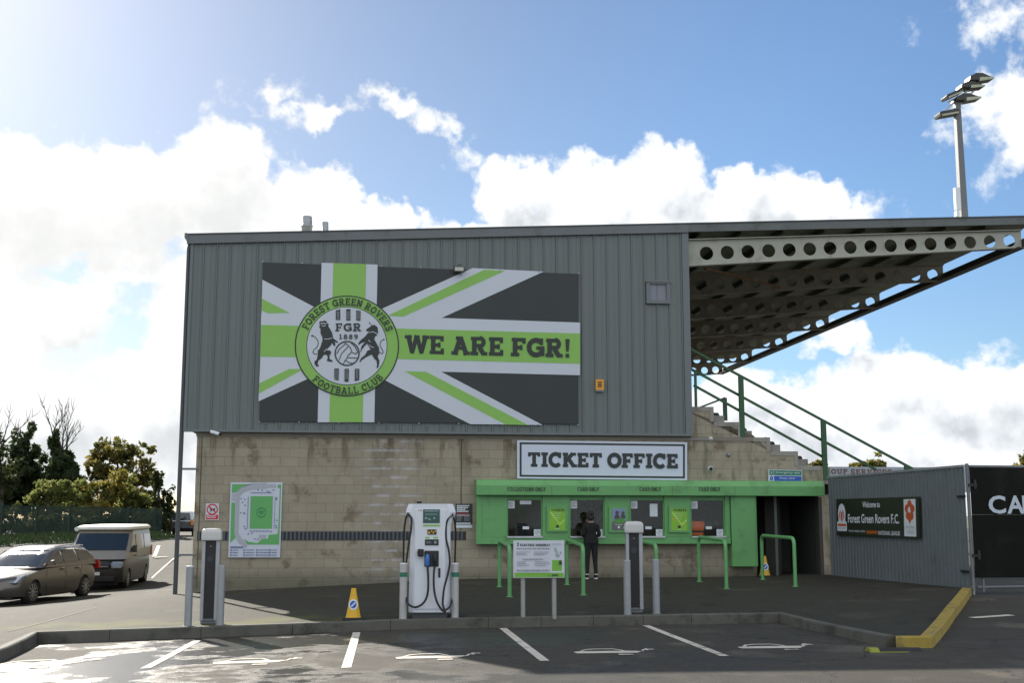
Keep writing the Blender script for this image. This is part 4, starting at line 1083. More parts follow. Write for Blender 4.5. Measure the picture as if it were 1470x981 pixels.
# poster cases between the windows
m_poster_lime = M('poster_lime', (.22,.50,.03), .4, var=.2, scale=4)
for i, (x0, x1, y0, y1) in enumerate(((785,815,727,764), (874,902,727,765), (960,990,727,765))):
    lab = ['lime poster headed TICKETS in a green case beside the collections window', 'match photo poster in a green case behind the right-hand charging post', 'lime poster with yellow spot headed TICKETS beside the rightmost serving window'][i]
    t, A = board('poster_case', lab, 'poster', [(x0,y0),(x1,y0),(x1,y1),(x0,y1)], .30, .049, m_green, 'poster cases on the ticket office')
    if i != 1:
        d = A(1); d.rect(.12,.1,.88,.93); p_ = d.build('poster', m_poster_lime, t)
        d = A(2)
        uu = d.fn; d.slab('TICKETS', .2, .2, .84, .2, (0, -.085), W=.24); d.disc(.5,.79,.07,.055,16); d.build('poster_print', m_ink, p_)
        d = A(2); d.rect(.42,.87,.6,.89)
        for r_ in range(3): d.rect(.24+.05*r_, .28+.09*r_, .7-.05*r_, .29+.09*r_)
        d.build('poster_text', m_paper, p_)
        d = A(2); d.poly([(.14,.25),(.2,.22),(.62,.66),(.86,.5),(.86,.58),(.62,.76)]); d.build('poster_rays', M('poster_pale', (.42,.66,.12), .4), p_)
        if i == 2: d = A(3); d.disc(.2,.52,.05,.04,14); d.build('poster_spot', m_yellow, p_)
    else:
        d = A(1); d.rect(.16,.1,.86,.92); p_ = d.build('poster', M('poster_blue', (.20,.28,.42), .4, var=.5, scale=9), t)
        d = A(2); d.poly([(.16,.62),(.32,.5),(.7,.46),(.86,.58),(.86,.92),(.16,.92)]); d.build('poster_crowd', M('poster_grey', (.12,.13,.12), .4, var=.7, scale=30), p_)
        d = A(3); d.poly([(.26,.5),(.78,.46),(.8,.64),(.26,.66)]); d.build('poster_green', M('poster_green', (.08,.28,.05), .4, var=.4, scale=20), p_)
        d = A(3); d.disc(.42,.26,.09,.08,18); d.poly([(.3,.34),(.54,.34),(.56,.48),(.28,.48)]); d.disc(.72,.28,.08,.07,18); d.poly([(.62,.34),(.84,.34),(.84,.47),(.62,.47)]); d.build('poster_figures', M('poster_dark', (.07,.06,.06), .4, var=.4, scale=20), p_)
        d = A(4); d.disc(.51,.80,.06,.05,16); d.rect(.3,.69,.7,.705); d.disc(.8,.82,.05,.05,12); d.build('poster_marks', m_paper, p_)

# flood lamp over the banner
q = FP(659, 386, .3); t = fthing('flood_lamp', 'small square floodlight fixed above the flag banner', 'floodlight', q[0], -.12, q[1]); O = org(t)
mb = MB(O); mb.box(q[0]-.14, q[0]+.14, -.36, -.27, q[1]-.09, q[1]+.05); mb.box(q[0]-.10, q[0]+.10, -.27, -.24, q[1]-.07, q[1]+.03); mb.build('housing', M('lamp_bronze', (.05,.05,.035), .5), t, bevel=.01)
mb = MB(O); mb.box(q[0]-.11, q[0]+.11, -.366, -.361, q[1]-.065, q[1]+.03); mb.build('lens', M('lamp_glass', (.50,.52,.44), .2), t)
mb = MB(O); mb.tube([(q[0]-.09, -.30, q[1]+.05), (q[0]-.05, -.24, q[1]+.13), (q[0]+.04, -.2, q[1]+.15), (q[0]+.08, -.13, q[1]+.1)], .012, 6); mb.box(q[0]-.05, q[0]+.09, -.158, -.12, q[1]+.04, q[1]+.14); mb.tube([(q[0]+.05,-.30,q[1]-.09),(q[0]+.05,-.24,q[1]-.16)], .01, 6); mb.build('bracket', m_steel_d, t)
# camera on the left corner
q = FP(309, 622, .2); t = fthing('security_camera', 'white bullet security camera under the left end of the cladding', 'camera', q[0], 0, q[1]); O = org(t)
mb = MB(O); mb.box(q[0]-.08, q[0]-.0, -.10, -.001, q[1]-.02, q[1]+.07); mb.tube([(q[0]-.03,-.08,q[1]+.02),(q[0]-.01,-.2,q[1]+.0)], .02, 8); mb.build('mount', m_white, t)
mb = MB(O); mb.tube([(q[0]-.10,-.2,q[1]+.03),(q[0]+.12,-.34,q[1]-.04)], .042, 12); mb.build('camera_body', m_white, t)
mb = MB(O); mb.tube([(q[0]+.121,-.341,q[1]-.0405),(q[0]+.14,-.352,q[1]-.046)], .036, 12); mb.build('lens', m_black, t)
# round lamps on the gable
for i, (px, py, r_, lab) in enumerate(((1020.5,630.5,.05,'small pale round lamp at the end of a conduit, uppermost on the gable wall'), (1046,653.5,.05,'grey dome lamp on the gable wall right of the ticket sign'), (1020.5,673.5,.06,'cream round sounder just right of the ticket sign, lowest on the gable wall'))):
    q = FP(px, py, .03); t = fthing('wall_lamp', lab, 'lamp', q[0], 0, q[1], 'round fittings on the gable wall'); O = org(t)
    mb = MB(O); mb.lathe([(r_*1.15, -.001), (r_*1.15, -.02), (r_*.9, -.035)], (q[0], 0, q[1]), 16, axis='y'); mb.build('backplate', m_steel_d if i == 1 else m_white, t)
    mb = MB(O); mb.lathe([(r_*.85, -.0355), (r_*.8, -.06), (r_*.5, -.085), (.004, -.092)], (q[0], 0, q[1]), 16, axis='y'); mb.build('dome', [M('lamp_pearl', (.6,.6,.58), .25), m_steel, m_black][i], t)
    if i == 0: mb = MB(O); mb.tube([(q[0]-1.2,-.015,q[1]-.01),(q[0]-.055,-.015,q[1]-.01)], .011, 6); mb.build('conduit', m_ink2, t)
    if i == 2: mb = MB(O); mb.tube([(q[0]+.02,-.012,q[1]-.16),(q[0],-.012,q[1]-.07)], .008, 6); mb.build('cable', m_ink2, t)
# stuff on the counter
q = FP(1002, 760, 0); t = fthing('hi_vis_vest', 'folded orange hi-vis vest behind the rightmost office window', 'vest', q[0], 0, q[1]-.2); O = org(t)
mb = MB(O)
prof = [(-.19,-.17),(.12,-.17),(.15,.0),(.17,.14),(.13,.19),(-.19,.20)]
mb.prism([(q[0]+a, q[1]+b) for a, b in prof], -.06, .05); mb.build('fabric', m_hivis, t, bevel=.02)
mb = MB(O); mb.box(q[0]-.19, q[0]+.14, -.068, -.061, q[1]-.09, q[1]-.04); mb.build('dark_band', m_ink, t)
for px, lab in ((752, 'black computer monitor on the counter behind the collections window'), (926, 'black computer monitor on the counter behind the third serving window')):
    q = FP(px, 768, -.5); t = fthing('monitor', lab, 'monitor', q[0], .5, z_ob+.06, 'monitors on the office counter'); O = org(t)
    mb = MB(O); mb.box(q[0]-.24, q[0]+.24, .50, .535, z_ob+.17, z_ob+.47); mb.build('screen_back', m_black, t, bevel=.01)
    mb = MB(O); mb.box(q[0]-.03, q[0]+.03, .52, .55, z_ob+.08, z_ob+.2); mb.box(q[0]-.12, q[0]+.12, .45, .62, z_ob+.061, z_ob+.08); mb.build('stand', m_steel_d, t)
q = FP(1015, 735, -2.5); t = fthing('notice_board', 'grey notice board on the back wall behind the rightmost window', 'notice board', q[0], 2.55, q[1]); O = org(t)
mb = MB(O); mb.box(q[0]-.75, q[0]+.6, 2.55, 2.59, q[1]-.55, q[1]+.55); mb.build('panel', M('board_grey', (.24,.25,.24), .7, var=.4, scale=8), t)
d = D2(None, O, 2.546); rr = random.Random(5)
for _ in range(14):
    a, b = q[0]-.7+1.15*rr.random(), q[1]-.5+.9*rr.random(); d.rect(a, b, a+.12, b+.1)
d.build('pinned_paper', m_paper, t)
# printed crest inside, behind the second window
q = FP(849, 735, -1.9)
t = fthing('wall_crest', 'round club crest printed on the wall behind the second serving window', 'crest', q[0], 2.59, q[1]); O = org(t)
k_ = .00185
d = D2(lambda a, b: (q[0]+(a-477)*k_, q[1]-(b-455)*k_), O, 2.588); d.disc(477, 460, 480, 480, 64); d.build('disc', M('crest_cream', (.42,.38,.28), .6), t)
d = D2(lambda a, b: (q[0]+(a-477)*k_, q[1]-(b-455)*k_), O, 2.584); emblem(d); d.build('emblem', m_ink, t)
# ------------------------------------------------------------------ terrace rails and seats
q = FP(1065, 627)
rl = fthing('stair_railing', 'green three-bar stair railing on the stepped gable wall', 'railing', q[0], .1, q[1]); O = org(rl)
def RP(px, py, t=.12): a = FP(px, py, -t); return (a[0], t, a[1])
for a, b in (((986,498.5),(1310,673.5)), ((986,527),(1258,675)), ((996,553.5),(1184,658))):
    mb = MB(O); mb.bar(RP(*a), RP(*b), .055, .06); mb.build('rail', m_rail, rl)
for (x0, y0, x1, y1, wd) in ((995.5,531,999.5,586,.06), (1064,541,1065,628,.13), (1183,604,1184,690,.13), (1301,669,1301.5,690,.13)):
    mb = MB(O); a = RP(x1, y1, .06); b = RP(x0, y0, .06); mb.box(a[0]-wd/2, a[0]+wd/2, .0-.02 if wd > .1 else .05, .05 if wd > .1 else .11, a[2], b[2]); mb.build('post', m_rail, rl)
q = FP(1040, 592, -2)
r2 = fthing('aisle_handrail', 'short green handrail standing on the upper terrace steps', 'railing', q[0], 2, q[1]); O = org(r2)
mb = MB(O); a = RP(1041, 594, 2); b = RP(1041, 571.5, 2); mb.box(a[0]-.055, a[0]+.055, 1.97, 2.03, a[2]-.2, b[2]); mb.build('post', m_rail, r2)
mb = MB(O); c_ = RP(1003, 586, 2); mb.bar(b, c_, .05); mb.build('rail', m_rail, r2)
ords = ['topmost', 'second', 'middle', 'fourth', 'lowest']
prev = s_cl1-.35
for i, (se, zt) in enumerate(steps):
    e = se if i < 4 else s_w1+.1
    t = fthing('seat_row', f'{ords[i]} row of black tip-up seats on the terrace beside the railing', 'seats', prev+.2, .5, zt+.2, 'seat rows on the terrace'); O = org(t)
    mb = MB(O); mb.box(prev+.10, prev+.14, .45, 6.3, zt+.24, zt+.29); mb.build('seat_rail', m_black, t)
    for k in range(12):
        y = .45+.48*k
        mb = MB(O); 
        mb.prism([(prev+.02, zt+.0), (prev+.14, zt+.0), (prev+.13, zt+.36), (prev+.06, zt+.42), (prev+.01, zt+.40)], y, y+.42)
        mb.prism([(prev+.14, zt+.02), (prev+.24, zt+.02), (prev+.31, zt+.24), (prev+.27, zt+.30), (prev+.15, zt+.30)], y+.02, y+.40)
        mb.build('seat', m_seat, t, bevel=.02)
    prev = se

# ------------------------------------------------------------------ corrugated fence, gate, hoardings
def wxy(px, py, fn): q = on_ground(px, py, fn); return q
fa_ = Vector((8.12, 31.45, 0)); 
r_ = ray(1386, 700); k_ = 25.7/r_.y; fb_ = Vector((r_.x*k_, 25.7, 0))
fdir = (fb_-fa_).normalized(); FL = (fb_-fa_).length; frz = math.atan2(fdir.y, fdir.x)
def QP(px, py): return on_plane(px, py, fa_, fdir)
zf1 = QP(1185, 685.5)[1]; zf2 = QP(1383, 668.5)[1]
cf = thing('corrugated_fence', 'grey corrugated metal fence running from the doorway towards the camera', 'fence', (fa_.x, fa_.y, 0), frz)
m_corr = M('corrugated_grey', (.125,.148,.158), .45, var=.16, scale=1.2, grime=(.09,.10,.095), gscale=1.8, gamt=.6)
mb = MB(); n_ = int(FL/.15); p_ = FL/n_; X = []
for i in range(0, n_):
    a = p_*i
    X += [(a, 0), (a+p_*.3, 0), (a+p_*.42, .03), (a+p_*.62, .03), (a+p_*.74, 0)]
X.append((FL, 0)); mm = len(X)
def ft(u): return zf1+(zf2-zf1)*u/FL
def fbz(u): q = fa_+fdir*u; return pave_z(q.x, q.y)-.03
mb.add([(u, y-.015, fbz(u)) for u, y in X]+[(u, y-.015, ft(u)) for u, y in X], [(i, i+1, mm+i+1, mm+i) for i in range(mm-1)])
mb.build('corrugated_sheet', m_corr, cf, fix=False)
mb = MB(); mb.prism([(-.05, ft(0)-.04), (FL, ft(FL)-.04), (FL, ft(FL)+.012), (-.05, ft(0)+.012)], -.035, .03); mb.build('top_rail', m_steel, cf)
for u in (FL-.03, FL*.66, FL*.33, .1):
    mb = MB(); mb.tube([(u, .075, fbz(u)-.1), (u, .075, ft(u)+.03)], .03, 10); mb.build('post', m_steel, cf)
mb = MB(); 
for hh in (.35, 1.9): mb.box(FL-.25, FL+.05, -.06, -.036, fbz(FL)+hh, fbz(FL)+hh+.05)
mb.build('hinge_strap', m_black, cf)
# welcome sign
c = [QP(1205,717), QP(1324,713.5), QP(1325.5,774), QP(1206,769)]
ws = thing('welcome_sign', 'black sign reading Welcome to Forest Green Rovers F.C. on the corrugated fence', 'sign', (fa_.x, fa_.y, 0), frz)
S_ = -1  # the side that faces the car park
ysg = -.09
mb = MB(); mb.prism(c, ysg, ysg+.04); mb.build('panel', M('sign_black', (.018,.024,.014), .45), ws)
def wuv(u, v):
    a = (c[0][0]+(c[1][0]-c[0][0])*u, c[0][1]+(c[1][1]-c[0][1])*u); b = (c[3][0]+(c[2][0]-c[3][0])*u, c[3][1]+(c[2][1]-c[3][1])*u)
    return (a[0]+(b[0]-a[0])*v, a[1]+(b[1]-a[1])*v)
WA = lambda k: D2(wuv, y=ysg-.002*k)
m_sw = M('sign_text_white', (.62,.66,.72), .5, var=.02)
d = WA(1); d.sans('Welcome to', .345, .245, .56, .09, .02); d.sans('Forest Green Rovers F.C.', .155, .655, .78, .415, .02); d.sans('Proud members of the', .165, .895, .37, .83); d.sans('NATIONAL LEAGUE', .535, .945, .785, .84, .02); d.build('white_lettering', m_sw, ws)
d = WA(1); d.sans('VANARAMA', .385, .93, .525, .835, .03); d.build('orange_lettering', m_orange, ws)
d = WA(1); d.poly([(.01,.63),(.03,.60),(.025,.45)]+[(.073+.05*math.cos(R(a)), .40-.27*math.sin(R(a))) for a in range(180, -1, -15)]+[(.122,.45),(.118,.60),(.138,.63),(.138,.88),(.01,.88)]); d.rect(.835,.055,.965,.955); d.build('logo_panels', m_sw, ws)
d = WA(2); d.arc(.073,.46,.028,.15,150,390,.012); d.rect(.062,.36,.085,.60); d.rect(.02,.68,.13,.745)
for k in range(5):
    a = R(90+72*k); d.disc(.90+.032*math.cos(a), .33-.155*math.sin(a), .024, .10, 14)
d.poly([(.875,.50),(.925,.50),(.90,.66)])
d.build('orange_emblem', M('emblem_orange', (.50,.085,.02), .5), ws)
d = WA(3); d.disc(.90,.33,.019,.09,14); d.disc(.073,.33,.01,.04,10); d.build('emblem_centre', m_sw, ws)
d = WA(2); d.sans('NATIONAL', .03, .82, .125, .775); d.sans('LEAGUE', .865, .89, .94, .80); d.sans('NATIONAL', .85, .77, .955, .70); d.build('small_lettering', m_ink2, ws)
# black gate
ga = fb_+Vector((.06, -.02, 0)); gd = FS.copy(); grz = ALPHA
def GP(px, py): return on_plane(px, py, ga, gd)
zg1 = GP(1388, 670)[1]; zg0 = GP(1400, 830)[1]
gt_ = thing('gate', 'tall black panelled gate with pale lettering at the right edge', 'gate', (ga.x, ga.y, 0), grz)
m_gate = M('gate_black', (.006,.007,.005), .55, spec=.12, var=.4, scale=1, grime=(.022,.02,.016), gscale=.9, gamt=.6)
GW_ = 4.2
mb = MB(); mb.box(.03, GW_, -.02, .0, zg0, (zg0+zg1)/2+.145); mb.box(.03, GW_, -.016, .0, (zg0+zg1)/2+.146, zg1-.03); mb.build('gate_panel', m_gate, gt_)
mb = MB(); mb.tube([(.0, .03, zg0-.25), (.0, .03, zg1+.06)], .035, 10); mb.tube([(.04,.03,zg1),(GW_,.03,zg1-.01)], .03, 8); mb.tube([(.04,.03,zg0+.02),(GW_,.03,zg0+.02)], .025, 8); mb.build('gate_frame', m_steel_d, gt_)
mb = MB(); mb.tube([(.1,.06,zg0-.2),(GW_,.06,zg0-.17)], .03, 8); mb.box(.2,.24,.02,.06,zg0-.3,zg0); mb.build('bottom_rail', m_steel_d, gt_)
a = GP(1419, 738); b = GP(1447.5, 712)
d = D2(y=-.024); cw = (b[0]-a[0]); ch = b[1]-a[1]
for k, ch_ in enumerate('CAR'):
    x = a[0]+[0, cw*.88, cw*1.62][k]; d.sans(ch_, x, a[1], x+cw*[.82, .82, .6][k]+.0, b[1], .025)
d.build('lettering', M('gate_letters', (.52,.58,.66), .5), gt_)
mb = MB()
for hz in (zg0+.42, zg1-.42): mb.box(-.02, .16, -.05, -.021, hz, hz+.06); mb.tube([(.12,-.04,hz-.05),(.12,-.04,hz+.14)], .03, 8)
mb.build('hinge', m_black, gt_)
# advertising hoarding of the far end
P0 = Vector((0, 62, 0)); hd_ = FS
def HP(px, py): return on_plane(px, py, P0, hd_)
u0, zb = HP(1185, 690); u1, zt = HP(1360, 671.5)
hb = thing('advert_hoarding', 'pale advertising hoarding lettered GROUP SERVICES far behind the fence', 'hoarding', P0+hd_*u0+Vector((0,0,0)), ALPHA)
mb = MB((u0, 0, 0)); mb.box(u0, u1+6, 0, .1, zb-.6, zt); mb.build('panel', M('hoarding_grey', (.36,.42,.46), .5), hb)
mb = MB((u0, 0, 0)); 
for k in range(6): mb.box(u0+.3+3*k, u0+.42+3*k, .1, .22, .3, zt)
mb.build('stake', m_steel_d, hb)
u2 = HP(1176, 680)[0]; u3 = HP(1280, 680)[0]; z2 = HP(1210, 681)[1]; z3 = HP(1210, 674)[1]
d = D2(org=(u0, 0, 0), y=-.01); d.slab('GROUP SERVICES', u2, z2, u3, z2, (0, z3-z2), W=.2, track=.2); d.build('lettering', M('hoarding_red', (.17,.04,.035), .6), hb)

# ------------------------------------------------------------------ floodlight mast on the roof
tq = 1.6
a = FP(1382.5, 306, -tq); top = FP(1377.8, 150, -tq)
fm = fthing('floodlight_mast', 'steel floodlight mast with five lamps standing on the stand roof', 'floodlight', a[0], tq, roof_top(a[0])); O = org(fm)
mb = MB(O); hw = .095
mb.add([(a[0]+sx*hw*k, tq+sy*hw*k, z) for z, k in ((roof_top(a[0])-.1, 1.1), (top[1]+.05, .8)) for sx, sy in ((-1,-1),(1,-1),(1,1),(-1,1))], [(3,2,1,0),(4,5,6,7),(0,1,5,4),(1,2,6,5),(2,3,7,6),(3,0,4,7)])
mb.build('pole', m_steel_d, fm)
mb = MB(O); q0 = FP(1371.5, 301, -tq+.1); q1 = FP(1377, 270, -tq+.1); mb.box(q0[0], q1[0], tq-.16, tq-.03, q0[1], q1[1]); q2 = FP(1371, 309, -tq+.1); mb.box(q0[0]-.01, q0[0]+.08, tq-.18, tq-.03, q2[1]-.04, q0[1]-.05); mb.build('gear_box', m_white, fm)
m_lamp = M('lamp_body', (.035,.033,.028), .45, var=.3)
m_lens = M('lamp_lens', (.42,.45,.30), .15)
LM = lambda px, py, t=tq: (lambda q: Vector((q[0], t, q[1])))(FP(px, py, -t))
mb = MB(O)
for p0, p1 in (((1359,156),(1399,121)), ((1379,150),(1398,130)), ((1379,152),(1363,160)), ((1360,147),(1375,140))): mb.bar(LM(*p0), LM(*p1), .05)
mb.build('lamp_bracket', m_alu, fm)
def lamp(pxa, pya, pxb, pyb, ht, shape):
    """lamp body between two picture points, 0.34 m deep"""
    A, B = LM(pxa, pya), LM(pxb, pyb); d = (B-A); L = d.length; d.normalize(); n = Vector((-d.z, 0, d.x)); mb = MB(O)
    prof = {'shoe': [(0,.0),(.05,.38),(.32,.62),(.56,.58),(1.0,.06),(1.0,0),(.38,-.12),(.3,-.02)], 'box': [(0,-.1),(0,.3),(.08,.42),(.95,.42),(1,.3),(1,-.1)]}[shape]
    P_ = [A+d*(u*L)+n*(v*ht) for u, v in prof]
    mb.add([(p.x, p.y-.19, p.z) for p in P_]+[(p.x, p.y+.19, p.z) for p in P_], [list(range(len(P_))), list(range(2*len(P_)-1, len(P_)-1, -1))]+[(i, (i+1) % len(P_), len(P_)+(i+1) % len(P_), len(P_)+i) for i in range(len(P_))])
    o = mb.build('lamp', m_lamp, fm, bevel=.015)
    l_ = MB(O)
    if shape == 'shoe': q = [(.38,-.14),(1.0,-.02),(.98,.16),(.42,.2)]
    else: q = [(.08,-.13),(.92,-.13),(.95,.06),(.05,.06)]
    P_ = [A+d*(u*L)+n*(v*ht) for u, v in q]
    for yy in (-.196,): l_.add([(p.x, p.y+yy, p.z) for p in P_]+[(p.x, p.y+yy+.012, p.z) for p in P_], [(0,1,2,3), (7,6,5,4), (0,4,5,1), (1,5,6,2), (2,6,7,3), (3,7,4,0)])
    l_.build('lens', m_lens, o)
lamp(1388, 118, 1423, 115.5, .34, 'shoe')
lamp(1376, 128, 1410, 126.5, .28, 'shoe')
lamp(1369, 147, 1404.5, 143.5, .32, 'shoe')
lamp(1356, 143, 1379, 133, .22, 'box')
lamp(1346, 168, 1374, 163, .27, 'box')

# ------------------------------------------------------------------ hoop barriers in front of the office
bars = [((716.9,843.5),(731.5,858),777.5,784.5), ((814,840.5),(837.5,855.5),776,784), ((905,838),(943,850.5),775,782), ((1004,836),(1043,846),771.5,776), ((1095,833),(1142,843),769.5,773)]
lab = ['leftmost green hoop barrier, beside the electric charging notice', 'green hoop barrier left of the person in black', 'green hoop barrier partly behind the right-hand charging post', 'green hoop barrier under the rightmost serving window', 'green hoop barrier in front of the dark doorway']
for i, (p0, p1, y0, y1) in enumerate(bars):
    a = on_ground(*p0, pave_z); b = on_ground(*p1, pave_z); 
    def topz(p, py):
        r = ray(0, py); r = ray(W0/2+(p.x/p.y)*FPX*(CP), py); k = p.y/r.y; return EYE+r.z*k
    za, zb = topz(a, y0), topz(b, y1)
    t = thing('hoop_barrier', lab[i], 'barrier', (b.x, b.y, b.z), 0, 'green hoop barriers outside the ticket office')
    A = a-b; rr_ = .16; hd = Vector((A.x, A.y, 0)); L = hd.length; hd.normalize(); za -= b.z; zb -= b.z
    pts = [Vector((0,0,0)), Vector((0,0,zb-rr_))]
    for k in range(1, 6): an = PI/2*k/6; pts.append(hd*(rr_*(1-math.cos(an)))+Vector((0,0,zb-rr_+rr_*math.sin(an))))
    pts.append(hd*rr_+Vector((0,0,zb))); pts.append(hd*(L-rr_)+Vector((0,0,za)))
    for k in range(1, 6): an = PI/2*k/6; pts.append(hd*(L-rr_+rr_*math.sin(an))+Vector((0,0,za-rr_+rr_*math.cos(an))))
    pts.append(hd*L+Vector((0,0,za-rr_))); pts.append(hd*L+Vector((0,0,a.z-b.z)))
    mb = MB(); mb.tube(pts, .042, 12); mb.build('hoop', m_green_rail, t)
    for q in (Vector((0,0,0)), hd*L+Vector((0,0,a.z-b.z))):
        mb = MB(); mb.lathe([(.075, .002), (.075, .012), (.05, .014)], q, 14); mb.build('foot_plate', m_green_rail, t)

# ------------------------------------------------------------------ charging posts and bollards
def post_proto():
    t = thing('charging_post', 'left-hand slim steel and black charging post with a pale domed head', 'charging post', (0,0,0), 0, 'slim charging posts on the kerb')
    h = 1.46
    mb = MB(); mb.box(-.155,-.095,-.11,.10,.05,h); mb.box(.085,.155,-.11,.10,.05,h); mb.box(-.095,.085,.04,.10,.05,h); mb.build('side_rail', m_alu, t, bevel=.012)
    mb = MB(); mb.box(-.0945,.0845,-.085,.0395,.09,h-.005); mb.build('front_panel', m_black, t)
    mb = MB(); mb.box(-.14,.14,-.10,.09,.0,.05); mb.box(-.09,.08,-.115,-.086,.05,.09); mb.build('base', m_steel_d, t, bevel=.008)
    mb = MB(); mb.loft([[(x*s_, y*s2, z) for x, y in ((-.17,-.13),(-.12,-.15),(.12,-.15),(.17,-.13),(.17,.10),(.12,.12),(-.12,.12),(-.17,.10))] for s_, s2, z in ((1,1,h),(1.02,1.02,h+.03),(1.0,1.0,h+.13),(.95,.93,h+.17),(.78,.72,h+.195),(.4,.35,h+.205))], smooth=False); mb.build('head', M('head_pale', (.55,.55,.53), .4, var=.08), t, bevel=.01)
    mb = MB(); mb.box(-.172,.172,-.155,.124,h-.012,h-.001); mb.build('head_rim', m_steel_d, t, bevel=.004)
    mb = MB(); mb.lathe([(.062,-.086),(.062,-.092),(.05,-.094),(.048,-.089)], (-.005,0,h-.33), 20, axis='y'); mb.build('socket', M('socket_dark', (.03,.035,.045), .3), t)
    mb = MB(); mb.lathe([(.012,-.086),(.012,-.09)], (-.005,0,h-.11), 10, axis='y'); mb.build('status_light', m_ink2, t)
    return t
cp1 = post_proto(); p = on_ground(300, 896, pave_z); cp1.location = p; cp1.rotation_euler = (0,0,R(7))
cp2 = copy_tree(cp1); p = on_ground(911.5, 880, pave_z); cp2.location = p; cp2.rotation_euler = (0,0,R(-2)); cp2['label'] = 'right-hand slim steel and black charging post in front of the ticket windows'
def bollard(px, py, h, lab, band=False, proto=None, r=.066, lean=0):
    t = thing('bollard', lab, 'bollard', on_ground(px, py, pave_z), 0, 'metal bollards along the kerb')
    mb = MB(); mb.tube([(0,0,-.03),(0,0,h-.012)], r, 18); mb.build('tube', m_steel if not band else M('pale_bollard', (.46,.46,.45), .5, metal=.2, var=.15), t)
    mb = MB(); mb.lathe([(r, h-.012), (r*.96, h), (r*.4, h+.004)], (0,0,0), 18); mb.build('cap', m_white if band or px < 300 else m_steel, t)
    if band: mb = MB(); mb.lathe([(r+.002, h-.24), (r+.002, h-.16)], (0,0,0), 18); mb.build('green_band', M('band_green', (.02,.16,.09), .4), t)
    mb = MB(); mb.lathe([(r*1.25, .0), (r*1.25, .012), (r, .014)], (0,0,0), 18); mb.build('collar', m_steel_d, t)
    t.rotation_euler = (0, R(lean), 0)
bollard(269.5, 900, 1.03, 'leftmost steel bollard with white cap, left of the left-hand charging post')
bollard(315.5, 899, 1.03, 'steel bollard close to the right of the left-hand charging post')
bollard(578.5, 890, .98, 'pale bollard with green band left of the tall white charger', True)
bollard(653, 888, .96, 'pale bollard with green band right of the tall white charger', True)
bollard(901, 884, .98, 'steel bollard close to the left of the right-hand charging post')
bollard(942.5, 882, .98, 'steel bollard right of the right-hand charging post')

# ------------------------------------------------------------------ tall white charger
p = on_ground(617.5, 886, pave_z)
rc = thing('rapid_charger', 'tall white rapid charger with screen, two plugs and looping black cables', 'charger', p, R(2))
def cx_(px): return (px-617.5)/80.3
def cz_(py): return (886-py)/80.0
H = cz_(725)
rows = [(.10,.375),(.16,.378),(.7,.372),(1.15,.36),(1.45,.355),(1.62,.365),(1.74,.39),(1.80,.43),(1.86,.448),(1.93,.43),(H,.395)]
mb = MB()
rings = []
for z, hw in rows:
    z = z*H/2.01 if z != H else H
    rings.append([(-hw,-.30,z),(-hw+.09,-.40,z),(hw-.09,-.40,z),(hw,-.30,z),(hw,.36,z),(hw-.05,.40,z),(-hw+.05,.40,z),(-hw,.36,z)])
mb.loft(rings, smooth=False); mb.build('cabinet', m_charger, rc, bevel=.012)
mb = MB(); mb.box(-.31,.31,-.34,.36,-.02,.099); mb.build('plinth', M('plinth_dark', (.07,.075,.08), .6), rc)
mb = MB(); mb.box(-.275,.275,-.414,-.401,.16,H-.10); fp_ = mb.build('front_door', m_charger, rc, bevel=.006)
mb = MB(); mb.box(cx_(607),cx_(631),-.424,-.4145,cz_(752.5),cz_(733)); mb.build('screen', M('screen_teal', (.025,.085,.075), .15, var=.2), rc)
d = D2(y=-.4255); d.disc(cx_(611),cz_(745.5),.018,.018,12); d.disc(cx_(623),cz_(745.5),.018,.018,12); d.rect(cx_(609),cz_(736),cx_(629),cz_(735)); d.lines(cx_(610),cz_(740.5),cx_(628),cz_(739),1,.6,0,2); d.stroke([(cx_(614),cz_(746)),(cx_(618),cz_(748))],.02); d.build('screen_marks', M('screen_pale', (.30,.42,.40), .3), rc)
mb = MB(); mb.box(cx_(607),cx_(631.5),-.424,-.4145,cz_(756.8),cz_(754.6)); mb.build('lime_strip', m_lime, rc)
d = D2(y=-.4155); d.sans('ABB', cx_(599.5), cz_(735.3), cx_(605.5), cz_(733)); d.build('maker_mark', m_red, rc)
mb = MB(); mb.box(cx_(613.5),cx_(626.5),-.424,-.4145,cz_(768.7),cz_(761.5)); mb.build('instruction_label', m_ink, rc)
d = D2(y=-.4265); 
for k, (a, b) in enumerate(((614.5,617.5),(618.5,620),(621,623),(624,626))): d.rect(cx_(a),cz_(767.5-k%2*2.5),cx_(b),cz_(764.5-k%2*2))
d.build('label_print', m_yellow, rc)
d = D2(y=-.4155); d.rect(cx_(610.5),cz_(774.3),cx_(617),cz_(772)); d.rect(cx_(622),cz_(774.3),cx_(628.5),cz_(772)); d.build('lime_labels', m_lime, rc)
mb = MB(); mb.box(cx_(610),cx_(629.5),-.424,-.4145,cz_(784),cz_(775.5)); mb.build('reader_panel', m_ink, rc)
d = D2(y=-.4255); d.disc(cx_(625),cz_(779.8),.025,.025,14); d.lines(cx_(612),cz_(781),cx_(620),cz_(778),2,.5,.2,3); d.build('reader_marks', m_ink2, rc)
mb = MB(); mb.box(cx_(609.5),cx_(630),-.43,-.4145,cz_(814),cz_(791.5)); mb.build('holster', M('holster_black', (.015,.017,.02), .4), rc, bevel=.01)
mb = MB(); mb.box(cx_(600),cx_(608.5),-.53,-.4145,cz_(799.5),cz_(789)); mb.lathe([(.05,-.54),(.06,-.5),(.06,-.4145)], (cx_(604),0,cz_(794)), 14, axis='y'); mb.build('socket_cover', m_black, rc, bevel=.015)
